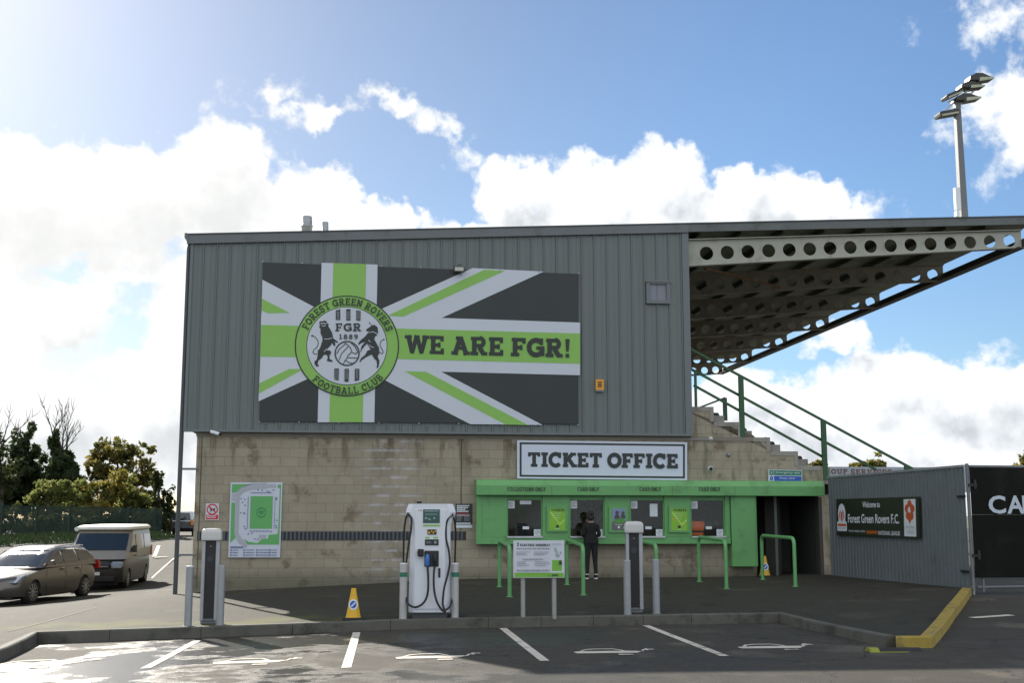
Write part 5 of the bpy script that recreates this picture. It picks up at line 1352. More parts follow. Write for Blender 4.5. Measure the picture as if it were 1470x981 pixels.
mb = MB(); mb.tube([(cx_(614),-.45,cz_(812)),(cx_(614),-.48,cz_(803)),(cx_(613.5),-.47,cz_(796.5))],[.035,.045,.03],12); mb.build('plug', M('plug_blue', (.05,.19,.55), .4), rc)
mb = MB(); mb.tube([(cx_(624.5),-.45,cz_(812)),(cx_(624.5),-.48,cz_(803)),(cx_(624.5),-.47,cz_(796.5))],[.03,.04,.03],12); mb.build('plug', m_black, rc)
mb = MB(); mb.box(cx_(629.5),cx_(632.5),-.43,-.4145,cz_(829),cz_(816)); mb.build('door_handle', m_black, rc)
mb = MB(); mb.tube([(cx_(600),0,H),(cx_(600),0,H+.05)],.045,12); mb.build('antenna', m_black, rc)
def spline(P_, n=8):
    P_ = [Vector(p) for p in P_]; out = []
    Q = [2*P_[0]-P_[1]]+P_+[2*P_[-1]-P_[-2]]
    for i in range(1, len(Q)-2):
        for k in range(n):
            t_ = k/n; a, b, c, d_ = Q[i-1:i+3]
            out.append(.5*((2*b)+(c-a)*t_+(2*a-5*b+4*c-d_)*t_*t_+(3*b-a-3*c+d_)*t_**3))
    return out+[P_[-1]]
C3 = lambda L: [(cx_(x), y, cz_(z)) for x, y, z in L]
mb = MB(); mb.tube(spline(C3([(614,-.45,812),(615.5,-.5,830),(615,-.52,850),(610,-.54,863),(600,-.55,869.5),(591,-.53,868),(585,-.46,861),(582,-.42,845),(583,-.41,815),(586.5,-.42,785),(590,-.41,760),(589.5,-.38,745),(586,-.34,738)])), .019, 8); mb.build('cable', m_rubber, rc)
mb = MB(); mb.tube(spline(C3([(586,-.33,738),(582,-.3,745),(579.3,-.25,765),(578.7,-.2,790),(579,-.15,820),(580.5,-.1,850)])), .017, 8); mb.build('cable', m_rubber, rc)
mb = MB(); mb.tube(spline(C3([(624.5,-.45,812),(623.3,-.5,825),(624,-.52,845),(628,-.54,862),(635,-.55,873),(640,-.55,875.5),(636.5,-.52,866),(638,-.5,845),(643,-.46,825),(645.8,-.44,808),(644,-.42,790),(640.5,-.41,775),(640,-.4,757),(643,-.38,746),(647.5,-.34,741.5)])), .019, 8); mb.build('cable', m_rubber, rc)
mb = MB(); mb.tube(spline(C3([(636,-.54,875.5),(642,-.53,873),(648,-.42,866),(651.5,-.2,840),(653,-.1,800),(653.5,-.15,765),(651.5,-.25,747),(647.5,-.33,741.5)])), .017, 8); mb.build('cable', m_rubber, rc)
for px in (585.5, 648): mb = MB(); mb.lathe([(.035,.0),(.03,.05),(.02,.07)], (cx_(px), -.33, cz_(743)), 12); mb.build('cable_gland', m_black, rc)

# ------------------------------------------------------------------ charging notice on two posts
p = on_ground(773, 887, pave_z); pr = R(3)
nb = thing('information_board', 'white notice on two grey posts headed 2 ELECTRIC HIGHWAY beside the kerb', 'information board', p, pr)
kx = lambda x: (x-773)/80.0
kz = lambda y: (887-y)/80.0
for x in (751, 795.5): mb = MB(); mb.tube([(kx(x),.0,-.03),(kx(x),.0,kz(800))], .042, 14); mb.build('post', M('zinc_post', (.36,.36,.34), .5, metal=.4, var=.2, grime=(.2,.2,.18), gscale=6), nb)
mb = MB(); mb.box(kx(737),kx(810),-.075,-.045,kz(831.5),kz(779)); mb.build('panel', M('board_white', (.60,.63,.70), .45, var=.03), nb, bevel=.004)
BA = lambda k: D2(lambda x, y: (kx(737+73*x), kz(779+52.5*y)), y=-.0755-.002*k)
d = BA(0); d.rect(.02,.865,.985,.985); d.rect(.755,.525,.95,.82); d.build('lime_panel', M('board_lime', (.18,.46,.05), .5, var=.03), nb)
d = BA(1); d.slab('2', .068, .155, .105, .155, (0,-.095), W=.3); d.build('green_numeral', m_green_sign, nb)
d = BA(1); d.slab('ELECTRIC HIGHWAY', .13, .15, .72, .15, (0,-.06), W=.27); d.poly([(.93,.53),(.95,.64),(.9,.65),(.89,.55)]); d.sans('by', .67, .955, .70, .91); d.rect(.75,.91,.87,.945); d.build('heading', m_ink, nb)
d = BA(1); d.lines(.06,.205,.72,.255,1,.7,.0,2); d.lines(.06,.30,.36,.41,3,.4,.4,3); d.lines(.40,.30,.72,.41,3,.4,.4,4); d.lines(.18,.49,.58,.53,1,.7,0,5); d.lines(.07,.56,.36,.70,3,.4,.5,6); d.lines(.42,.56,.72,.70,3,.4,.3,7); d.lines(.06,.78,.72,.835,1,.75,0,8); d.lines(.76,.08,.95,.13,2,.4,.2,9)
d.stroke([(.06,.48),(.72,.48)],.004); d.build('small_print', m_ink2, nb)
d = BA(2); d.poly([(.80,.20),(.84,.19),(.83,.24),(.87,.29),(.86,.34),(.91,.39),(.90,.44),(.82,.46),(.85,.41),(.81,.40),(.84,.35),(.82,.30),(.80,.26)]); d.disc(.925,.33,.02,.04,12); d.build('country_map', M('map_grey_green', (.30,.40,.32), .5), nb)

# ------------------------------------------------------------------ cones
def cone(px, py, lab, sc=1.0):
    t = thing('traffic_cone', lab, 'cone', on_ground(px, py, pave_z), R(5), 'yellow no-waiting cones')
    mb = MB(); mb.loft([[(-.19,-.17,.0),(.19,-.17,.0),(.19,.17,.0),(-.19,.17,.0)], [(-.19,-.17,.03),(.19,-.17,.03),(.19,.17,.03),(-.19,.17,.03)], [(-.15,-.13,.045),(.15,-.13,.045),(.15,.13,.045),(-.15,.13,.045)]], smooth=False); mb.build('base', m_rubber, t, bevel=.01)
    n = 4
    mb = MB(); rg = []
    for z, r, in ((.045,.135),(.07,.125),(.48,.052),(.54,.044),(.55,.036)): rg.append([(r*sx*(1 if abs(sx) == 1 else 1), r*sy*.9, z) for sx, sy in ((-1,-.5),(-.5,-1),(.5,-1),(1,-.5),(1,.5),(.5,1),(-.5,1),(-1,.5))])
    mb.loft(rg, smooth=False); b = mb.build('body', m_yellow, t, bevel=.006)
    # disc lies on the sloping front
    th = math.atan2(.125-.052, .41)
    def fn(a, b_): return (a, b_)
    for k, (nm, m_, parts) in enumerate((('white_disc', m_paper, 1), ('blue_disc', m_blue, 2), ('white_slash', m_paper, 3))):
        d = D2(fn); 
        if parts == 1: d.disc(0, .27, .082, .092, 24)
        if parts == 2: d.disc(0, .27, .058, .066, 24)
        if parts == 3: d.stroke([(-.035,.235),(.035,.305)], .022)
        o_ = MB(); o_.add([(v.x, -(.125-(v.z-.07)*.178)*.9-.004-.0015*k, v.z) for v in d.mb.v], d.mb.f); o_.build(nm, m_, t, fix=False)
    t.scale = (sc, sc, sc)
cone(507, 890.5, 'yellow traffic cone with a blue no-waiting disc by the kerb, left of the charger', 1.0)
cone(1098, 829, 'yellow traffic cone with a blue no-waiting disc in the dark doorway', .95)
# cable ramp piece by the yellow kerb
p = on_ground(1281, 936, road_z)
rp = thing('rubber_ramp', 'black rubber ramp strip with bright yellow end lying by the yellow kerb', 'ramp', (p.x, p.y, p.z), R(4))
mb = MB(); mb.prism([(-.12,0),(-.05,.05),(.05,.05),(.12,0)], -.22, .40, axis='x'); mb.build('ramp', m_rubber, rp, bevel=.006)
mb = MB(); mb.prism([(-.125,0),(-.052,.055),(.052,.055),(.125,0)], -.36, -.221, axis='x'); mb.prism([(-.14,0),(-.121,.008),(-.121,0)], -.36, .20, axis='x'); mb.build('yellow_end', M('ramp_yellow', (.26,.27,.03), .6, grime=(.05,.05,.04), gscale=6, gamt=.7), rp)
# ------------------------------------------------------------------ person at the second window
_q = FP(848.5, 790, .66); pp = fw(_q[0], -.66, 0); pp.z = pave_z(pp.x, pp.y)+.006
pe = thing('person', 'person seen from behind in black top, black leggings and white-soled trainers at a window', 'person', pp, ALPHA)
def skin(name, verts, edges, radii, root, mats, parent, matfn=None, sub=2):
    me = bpy.data.meshes.new(name); me.from_pydata(verts, edges, []); o = bpy.data.objects.new(name, me); col.objects.link(o)
    o.modifiers.new('s', 'SKIN'); 
    for i, d in enumerate(me.skin_vertices[0].data):
        r = radii[i]; d.radius = r if isinstance(r, tuple) else (r, r); d.use_root = (i == root)
    sb = o.modifiers.new('u', 'SUBSURF'); sb.levels = sub; sb.render_levels = sub
    dg = bpy.context.evaluated_depsgraph_get(); m2 = bpy.data.meshes.new_from_object(o.evaluated_get(dg)); m2.name = name
    bpy.data.objects.remove(o, do_unlink=True)
    for m_ in mats: m2.materials.append(m_)
    for f_ in m2.polygons:
        f_.use_smooth = True
        if matfn: f_.material_index = matfn(f_.center)
    r = bpy.data.objects.new(name, m2); col.objects.link(r); r.parent = parent; return r
m_skin = M('skin', (.32,.19,.14), .5, var=.04)
m_top = M('black_jersey', (.007,.008,.008), .9, var=.3, scale=10)
m_legg = M('black_leggings', (.010,.011,.012), .8, var=.2)
m_hair = M('dark_hair', (.016,.011,.009), .6, var=.3, scale=30)
# facing the window (+y); x right
V = [(0,0,.88),(0,.01,1.0),(0,.0,1.15),(0,.01,1.27),(0,.015,1.345),(0,.03,1.40),           # 0-5 pelvis..neck
     (-.085,0,.82),(-.095,.01,.45),(-.10,-.02,.09),(-.105,.06,.045),                         # 6-9 left leg
     (.085,0,.82),(.10,.01,.45),(.115,-.02,.09),(.125,.06,.045),                             # 10-13
     (-.15,.0,1.30),(-.205,-.02,1.06),(-.10,.17,1.03),(-.06,.22,1.05),                        # 14-17 left arm bent forward
     (.15,.0,1.30),(.215,-.02,1.06),(.12,.17,1.04),(.08,.22,1.06)]                            # 18-21
E = [(0,1),(1,2),(2,3),(3,4),(4,5),(0,6),(6,7),(7,8),(8,9),(0,10),(10,11),(11,12),(12,13),(3,14),(14,15),(15,16),(16,17),(3,18),(18,19),(19,20),(20,21)]
Rr = [(.165,.12),(.15,.11),(.14,.10),(.15,.10),(.085,.07),(.05,.05),(.098,.105),(.066,.066),(.04,.045),(.04,.03),(.098,.105),(.066,.066),(.04,.045),(.04,.03),(.068,.065),(.05,.05),(.038,.038),(.028,.03),(.068,.065),(.05,.05),(.038,.038),(.028,.03)]
V += [(0,.045,1.45),(0,.05,1.51),(0,.045,1.565),(0,.03,1.61)]
E += [(5,22),(22,23),(23,24),(24,25)]; Rr += [(.055,.06),(.072,.085),(.075,.09),(.05,.06)]
def pm_(c): return 0 if c.z > 1.375 else (2 if c.z < .93 else 1)
body = skin('body', V, E, Rr, 0, [m_skin, m_top, m_legg], pe, pm_)
# hands: palm, four fingers and a thumb each
for sx in (-1, 1):
    wx, wy, wz = (-.06, .22, 1.05) if sx < 0 else (.08, .22, 1.06)
    hv = [(wx,wy-.02,wz),(wx-.0*sx,wy+.03,wz+.012),(wx,wy+.065,wz+.016)]; he = [(0,1),(1,2)]; hr = [(.024,.02),(.034,.016),(.032,.014)]
    for k, ln in enumerate((.062,.072,.068,.052)):
        bx = wx+(k-1.5)*.019; b_ = len(hv); hv += [(bx,wy+.07,wz+.014),(bx,wy+.07+ln*.5,wz+.018),(bx,wy+.07+ln*.9,wz+.002)]; he += [(2,b_),(b_,b_+1),(b_+1,b_+2)]; hr += [(.0095,.0095),(.009,.009),(.007,.007)]
    b_ = len(hv); hv += [(wx-sx*.035,wy+.04,wz+.014),(wx-sx*.05,wy+.075,wz+.02)]; he += [(1,b_),(b_,b_+1)]; hr += [(.012,.012),(.009,.009)]
    skin('hand', hv, he, hr, 1, [m_skin], pe, None, 1)
# face, ears, hair
mb = MB(); mb.lathe([(.001,0),(.012,.004),(.016,.02),(.008,.045),(.001,.05)], (0,.142,1.50), 8); mb.build('nose', m_skin, pe)
for sx in (-1, 1):
    mb = MB(); mb.lathe([(.001,-.03),(.012,-.022),(.016,.0),(.012,.022),(.001,.03)], (sx*.082,.045,1.53), 8); mb.build('ear', m_skin, pe)
    mb = MB(); mb.lathe([(.001,-.008),(.010,0),(.001,.008)], (sx*.03,.128,1.54), 8); mb.build('eye', m_white, pe)
mb = MB(); mb.box(-.022,.022,.128,.136,1.468,1.476); mb.build('mouth', M('lips', (.25,.09,.08), .5), pe)
hv = MB(); rng = []
for z, rx, ry, cy in ((1.425,.045,.03,-.02),(1.455,.078,.07,.0),(1.50,.09,.09,.02),(1.56,.094,.10,.03),(1.61,.080,.088,.035),(1.645,.05,.055,.035),(1.655,.012,.014,.035)):
    rng.append([(rx*math.cos(2*PI*k/18), cy+min(ry*math.sin(2*PI*k/18), .035 if z < 1.56 else 9), z) for k in range(18)])
hv.loft(rng); hv.build('hair', m_hair, pe)
mb = MB(); mb.lathe([(.004,-.045),(.035,-.03),(.046,0),(.035,.03),(.004,.045)], (.0,-.085,1.60), 12); mb.build('hair_bun', m_hair, pe)
# jersey hem and trainers
mb = MB(); rg = []
for z, rx, ry in ((.86,.192,.15),(.93,.188,.146),(1.02,.168,.13),(1.1,.16,.122)): rg.append([(rx*math.cos(2*PI*k/20), .005+ry*math.sin(2*PI*k/20), z) for k in range(20)])
mb.loft(rg, caps=False); mb.build('jersey_hem', m_top, pe)
for sx, x in ((-1,-.103),(1,.12)):
    def outline(s, z, y0=-.075, y1=.19): return [(x+.045*s*math.sin(2*PI*k/14)*(1.0 if math.cos(2*PI*k/14) < 0 else 1.1), .055+(.13*s)*math.cos(2*PI*k/14), z) for k in range(14)]
    mb = MB(); mb.loft([outline(1.0,.0), outline(1.03,.012), outline(1.0,.032)]); so_ = mb.build('shoe_sole', m_white, pe)
    mb = MB(); mb.loft([outline(.97,.033), outline(.95,.06), [(p[0], p[1]-.02, p[2]) for p in outline(.75,.09)], [(x+.042*math.sin(2*PI*k/14), -.015+.05*math.cos(2*PI*k/14), .12) for k in range(14)]]); mb.build('trainer', m_legg, pe)
    mb = MB(); mb.lathe([(.045,.105),(.046,.115),(.044,.128)], (x,-.018,0), 14); mb.build('sock_band', m_paper, pe)
# phone in the hand
ph = thing('phone', 'pale blue lit phone in the hand of the person in black', 'phone', fw(*( (pp-FO).dot(FS)-.10, (pp-FO).dot(FT)+.30, pp.z+1.08)), ALPHA)
mb = MB(); mb.box(-.035,.035,.0,.009,0,.145); mb.build('case', m_black, ph, bevel=.003)
mb = MB(); mb.box(-.031,.031,-.002,-.0005,.006,.139); mb.build('screen', M('phone_screen', (.25,.40,.62), .15), ph)

# ------------------------------------------------------------------ vehicles
m_tyre = M('tyre', (.015,.015,.015), .8)
m_rim = M('alloy', (.45,.45,.46), .3, metal=.8)
m_carglass = M('car_glass', (.02,.028,.034), .06, var=.05, spec=.8)
m_trimblack = M('car_trim', (.012,.012,.013), .45)
m_headlamp = M('headlamp_glass', (.20,.23,.27), .12, var=.05)
m_taillight = M('tail_light', (.45,.02,.015), .2)
m_amber = M('indicator_amber', (.7,.22,.02), .2)
m_plate = M('number_plate', (.6,.6,.56), .4)
def wheel(parent, x, y, r, wd, side):
    w_ = MB(); w_.lathe([(r*.70, y-wd/2), (r*.96, y-wd/2+.01), (r, y-wd/2+.04), (r, y+wd/2-.04), (r*.96, y+wd/2-.01), (r*.70, y+wd/2)], (x, 0, r), 26, axis='y')
    o = w_.build('wheel', m_tyre, parent)
    rm2 = MB(); yo = y+side*wd/2
    rm2.lathe([(r*.69, yo-side*.03), (r*.66, yo+side*.004), (r*.62, yo-side*.004), (r*.6, yo-side*.04), (.02, yo-side*.045)], (x, 0, r), 26, axis='y')
    for k in range(10):
        a = 2*PI*k/10; rm2.bar((x+.05*math.cos(a), yo-side*.005, r+.05*math.sin(a)), (x+r*.63*math.cos(a), yo-side*.004, r+r*.63*math.sin(a)), .032, .03)
    rm2.lathe([(.06, yo-side*.03), (.055, yo+side*.002), (.01, yo+side*.006)], (x, 0, r), 16, axis='y')
    rm2.build('rim', m_rim, o)
def shell(prof, W, name, mat, parent, bow=.10, crown=.05, tuck=.045, zmid=.55, K=10, bevel=.0):
    """side outline (x,z) carried across the width, rounded in plan and section; flanks are curved sheets"""
    mb = MB(); xs_ = [p[0] for p in prof]; xm = (min(xs_)+max(xs_))/2; hl = (max(xs_)-min(xs_))/2; ztop = max(p[1] for p in prof)
    def place(x, z, q):
        a = abs(q); e = (x-xm)/hl
        ys = W/2*(1-.05*abs(e)**5) - tuck*(max(0, abs(z-zmid)-.05)/.4)**1.7*(1 if z > zmid else .7)
        return (xm+(x-xm)*(1-bow*a**3*e*e), math.copysign(ys*a, q), z-crown*a**3*max(0, (z-zmid)/(ztop-zmid)))
    rings = [[place(x, z, q) for x, z in prof] for q in (-1,-.96,-.88,-.7,-.4,0,.4,.7,.88,.96,1)]
    mb.loft(rings, smooth=True, caps=False)
    pv = [Vector(p) for p in prof]; n = len(pv); inn = []
    for x in np.arange(min(xs_)+.1, max(xs_), .14):
        for z in np.arange(.2, ztop, .09): inn.append(Vector((x+.01*random.random(), z+.01*random.random())))
    rv_, _, rf_c, *_r = geometry.delaunay_2d_cdt(pv+inn, [(i, (i+1) % n) for i in range(n)], [list(range(n))], 1, 1e-5)
    for sgn in (-1, 1):
        mb.add([place(q.x, q.y, sgn) for q in rv_], [list(t_) for t_ in rf_c], True)
    o = mb.build(name, mat, parent)
    bm = bmesh.new(); bm.from_mesh(o.data); bmesh.ops.remove_doubles(bm, verts=bm.verts, dist=.0008); bmesh.ops.recalc_face_normals(bm, faces=bm.faces); bm.to_mesh(o.data); bm.free()
    return o
def arch(cx, r, n=9, z0=.0): return [(cx+r*math.cos(PI*k/n), z0+r*math.sin(PI*k/n)) for k in range(n+1)]
def smooth_by_angle(o, deg=38):
    o.data.set_sharp_from_angle(angle=R(deg))
def glasshouse(levels, name, mat, parent):
    """levels: (z, x_front, x_rear, half width) rings, front is -x"""
    mb = MB(); rings = []
    for z, xf, xr, hw in levels:
        rings.append([(xf,-hw*.62,z),(xf+.07,-hw*.88,z),(xf+.20,-hw,z),((xf+xr)/2,-hw*1.01,z),(xr-.12,-hw,z),(xr-.03,-hw*.88,z),(xr,-hw*.6,z),(xr,hw*.6,z),(xr-.03,hw*.88,z),(xr-.12,hw,z),((xf+xr)/2,hw*1.01,z),(xf+.20,hw,z),(xf+.07,hw*.88,z),(xf,hw*.62,z)])
    mb.loft(rings); o = mb.build(name, mat, parent); smooth_by_angle(o, 40); return o
def slope_y(levels, z):
    for (za, a, b, wa), (zb, c, d, wb) in zip(levels[:-1], levels[1:]):
        if za <= z <= zb: f_ = (z-za)/(zb-za); return wa+(wb-wa)*f_, a+(c-a)*f_, b+(d-b)*f_
    return levels[-1][3], levels[-1][1], levels[-1][2]
def side_pane(name, pts, levels, mat, parent, side, off=.012):
    mb = MB(); P_ = [(x, side*(slope_y(levels, z)[0]*1.012+off), z) for x, z in pts]; Q = [(x, y-side*.02, z) for x, y, z in P_]; n = len(P_)
    mb.add(P_+Q, [list(range(n)), list(range(2*n-1, n-1, -1))]+[(i, (i+1) % n, n+(i+1) % n, n+i) for i in range(n)]); return mb.build(name, mat, parent)
def end_pane(name, zs, levels, mat, parent, front, hwk=.82, off=.014):
    mb = MB(); rows_ = []
    for z in zs:
        hw, xf, xr = slope_y(levels, z); row = []
        for q in (-1,-.8,-.6,-.3,0,.3,.6,.8,1):
            yy = q*hw*hwk; e = max(0, abs(yy)/hw-.61)/.27
            row.append(((xf-off+.07*e) if front else (xr+off-.03*e), yy, z))
        rows_.append(row)
    m_ = len(rows_[0]); vs_ = [p for r_ in rows_ for p in r_]
    mb.add(vs_, [(i*m_+k, i*m_+k+1, (i+1)*m_+k+1, (i+1)*m_+k) for i in range(len(rows_)-1) for k in range(m_-1)], True); return mb.build(name, mat, parent)
# estate car: front at -x. rotated so that the front comes towards the camera
def estate():
    m_paint = M('estate_paint', (.135,.123,.108), .28, metal=.45, var=.04, coat=.25)
    t = thing('estate_car', 'grey-brown estate car parked nearest at the left edge, front towards the camera', 'car', (0,0,0))
    W = 1.85; fx, rx = 1.0-.02, 1.0+2.85
    low = [(.12,.24),(.55,.22)]+arch(fx,.365,10,.30)[::-1]+[(1.5,.20),(3.3,.20)]+arch(rx,.365,10,.30)[::-1]+[(4.4,.25),(4.74,.34),(4.80,.55),(4.78,.80),(4.70,.97),(3.9,1.0),(2.6,.98),(1.55,.95),(1.15,.90),(.6,.82),(.2,.70),(.04,.58),(.0,.40)]
    b = shell(low, W, 'body', m_paint, t, bow=.16, crown=.06, tuck=.10, zmid=.62); smooth_by_angle(b)
    LV = [(.93,1.22,4.72,.86),(1.1,1.62,4.60,.80),(1.30,2.06,4.38,.715),(1.42,2.42,4.20,.64),(1.465,2.75,4.05,.54),(1.475,3.0,3.9,.3)]
    glasshouse(LV, 'cabin', m_paint, t)
    end_pane('windscreen', (.98,1.1,1.25,1.385), LV, m_carglass, t, True, .86); end_pane('rear_window', (1.02,1.2,1.36), LV, m_carglass, t, False)
    for s_ in (-1, 1):
        side_pane('side_window', [(1.72,1.02),(2.62,1.03),(2.62,1.37),(2.28,1.35)], LV, m_carglass, t, s_); side_pane('side_window', [(2.69,1.03),(3.48,1.05),(3.42,1.38),(2.69,1.375)], LV, m_carglass, t, s_); side_pane('side_window', [(3.56,1.055),(4.42,1.12),(4.16,1.33),(3.5,1.38)], LV, m_carglass, t, s_)
        mb = MB(); mb.tube([(2.55,s_*.62,1.47),(3.2,s_*.64,1.50),(4.15,s_*.60,1.46)], .018, 8); mb.build('roof_rail', m_alu, t)
        mb = MB(); mb.loft([[(1.86,s_*.88,1.0),(1.86,s_*1.02,1.0),(1.86,s_*1.03,1.13),(1.86,s_*.9,1.12)],[(1.74,s_*.9,1.01),(1.74,s_*1.01,1.01),(1.74,s_*1.01,1.11),(1.74,s_*.92,1.11)]], smooth=False); mb.build('door_mirror', m_paint, t, bevel=.02)
        for xh in (2.5, 3.36): mb = MB(); mb.box(xh-.10,xh+.10,s_*.915-.02,s_*.915+.02,.86,.89); mb.build('door_handle', m_paint, t, bevel=.006)
        mb = MB(); mb.prism([(.20,.60),(.52,.755),(.84,.80),(.64,.66),(.32,.56)], s_*.60, s_*.865); mb.build('headlight', m_headlamp, t, bevel=.02)
        mb = MB(); mb.prism([(.66,.71),(.84,.785),(.82,.70)], s_*.84, s_*.895); mb.build('indicator', m_amber, t)
        mb = MB(); mb.prism([(4.62,.80),(4.76,.78),(4.74,.97),(4.55,1.05)], s_*.70, s_*.89); mb.build('tail_light', m_taillight, t, bevel=.01)
        for xs_ in (1.62, 2.66, 3.5): mb = MB(); mb.box(xs_-.004, xs_+.004, s_*.922-.003, s_*.922+.003, .32, .93); mb.build('door_seam', m_trimblack, t)
    mb = MB(); mb.box(-.008,.12,-.36,.36,.47,.60); mb.box(.015,.14,-.46,.46,.27,.37); mb.build('grille', m_trimblack, t, bevel=.02)
    mb = MB(); mb.box(-.02,-.006,-.26,.26,.385,.46); mb.build('number_plate', m_plate, t)
    for x in (fx, rx):
        for s_ in (-1, 1): wheel(t, x, s_*.80, .325, .21, s_)
    mb = MB(); mb.box(.3,4.5,-.7,.7,.16,.30); mb.build('underside', m_trimblack, t)
    return t
# camper van, front at -x
def camper():
    m_p1 = M('camper_beige', (.26,.235,.19), .35, metal=.1, var=.04, coat=.2); m_p2 = M('camper_dark', (.035,.032,.03), .38, metal=.05, var=.05, coat=.1, spec=.35); m_pop = M('pop_top_white', (.66,.65,.60), .45)
    t = thing('camper_van', 'two-tone beige and dark grey camper van with white pop-top roof behind the estate car', 'van', (0,0,0))
    W = 1.90; fx, rx = .95, 3.95
    low = [(.10,.26),(.5,.24)]+arch(fx,.385,10,.30)[::-1]+[(1.5,.24),(3.4,.24)]+arch(rx,.385,10,.30)[::-1]+[(4.5,.27),(4.84,.34),(4.88,.6),(4.87,.99),(.62,.985),(.25,.93),(.06,.80),(.0,.55)]
    b = shell(low, W, 'body', m_p2, t, bow=.10, crown=.0, tuck=.05, zmid=.65); smooth_by_angle(b)
    LV = [(.975,.28,4.87,.925),(1.12,.62,4.86,.925),(1.22,.86,4.85,.925),(1.5,1.22,4.82,.905),(1.78,1.55,4.78,.865),(1.86,1.70,4.74,.83)]
    glasshouse(LV, 'cabin', m_p1, t)
    end_pane('windscreen', (1.24,1.4,1.6,1.77), LV, m_carglass, t, True, .90); end_pane('rear_window', (1.25,1.5,1.72), LV, m_carglass, t, False)
    for s_ in (-1, 1):
        side_pane('side_window', [(1.12,1.22),(1.95,1.23),(1.95,1.70),(1.62,1.70)], LV, m_carglass, t, s_); side_pane('side_window', [(2.08,1.23),(3.35,1.24),(3.35,1.71),(2.08,1.71)], LV, m_carglass, t, s_); side_pane('side_window', [(3.47,1.24),(4.62,1.24),(4.55,1.70),(3.47,1.71)], LV, m_carglass, t, s_)
        mb = MB(); mb.loft([[(1.36,s_*.93,1.16),(1.36,s_*1.10,1.16),(1.36,s_*1.10,1.40),(1.36,s_*.95,1.38)],[(1.24,s_*.95,1.18),(1.24,s_*1.08,1.18),(1.24,s_*1.08,1.37),(1.24,s_*.97,1.36)]], smooth=False); mb.build('door_mirror', m_trimblack, t, bevel=.02)
        mb = MB(); mb.prism([(.03,.70),(.05,.84),(.22,.91),(.32,.90),(.28,.75)], s_*.56, s_*.90); mb.build('headlight', m_headlamp, t, bevel=.03)
        mb = MB(); mb.prism([(4.72,.95),(4.88,.95),(4.86,1.3),(4.74,1.3)], s_*.80, s_*.95); mb.build('tail_light', m_taillight, t)
        mb = MB(); mb.box(2.0-.1,2.0+.1,s_*.965-.02,s_*.965+.02,1.02,1.06); mb.build('door_handle', m_p1, t)
    mb = MB(); mb.box(-.03,.1,-.55,.55,.70,.84); mb.build('grille', m_trimblack, t, bevel=.015)
    mb = MB(); mb.box(-.05,-.032,-.5,.5,.76,.78); mb.build('grille_bar', m_alu, t)
    mb = MB(); mb.box(-.03,.1,-.7,.7,.30,.46); mb.build('lower_intake', m_trimblack, t, bevel=.02)
    mb = MB(); mb.box(-.04,-.02,-.26,.26,.50,.60); mb.build('number_plate', m_plate, t)
    LP = [(1.861,1.60,4.74,.87),(1.90,1.55,4.76,.90),(1.97,1.58,4.74,.89),(2.02,1.75,4.62,.80),(2.03,2.1,4.3,.5)]
    glasshouse(LP, 'pop_top', m_pop, t)
    mb = MB(); mb.tube([(1.75,.93,1.90),(4.55,.93,1.90)], .075, 14); mb.build('awning_roll', m_pop, t)
    for x in (fx, rx):
        for s_ in (-1, 1): wheel(t, x, s_*.82, .335, .22, s_)
    mb = MB(); mb.box(.3,4.6,-.75,.75,.18,.32); mb.build('underside', m_trimblack, t)
    return t
def park(t, near_front, near_rear, fx, rx, half):
    """stand the vehicle on its two near-side wheels' contact points in plan"""
    a = Vector(near_front); b = Vector(near_rear); d = (b-a).normalized(); rz = math.atan2(d.y, d.x)
    nrm = Vector((-d.y, d.x))     # left of +x, i.e. +y of the car
    # near side is the one facing right (towards +X): car -y if d points away
    o = a-d*fx+nrm*half
    gz = [pave_z(*(o+d*x+nrm*y)) for x, y in ((fx,half),(fx,-half),(rx,half),(rx,-half))]
    zf, zr = (gz[0]+gz[1])/2, (gz[2]+gz[3])/2
    t.location = (o.x, o.y, zf-(zr-zf)/(rx-fx)*fx); t.rotation_euler = (0, -math.atan2(zr-zf, rx-fx), rz)
def rear_of(a, L, px):
    best = None
    for k in range(-60, 61):
        th = R(90+k); q = (a[0]+L*math.cos(th), a[1]+L*math.sin(th)); z = pave_z(*q)
        x = W0/2+FPX*q[0]/(q[1]*CP+(z-EYE)*SP)
        if best is None or abs(x-px) < best[0]: best = (abs(x-px), q)
    return Vector(best[1])
a = on_ground(41, 867.5, pave_z).xy; b = on_ground(118, 858, pave_z).xy
es = estate(); park(es, a, rear_of(a, 2.87, 118), .98, 3.85, .80)
a = on_ground(178, 846, pave_z).xy; b = on_ground(206, 837, pave_z).xy
cv = camper(); park(cv, a, rear_of(a, 3.0, 204), .95, 3.95, .82)
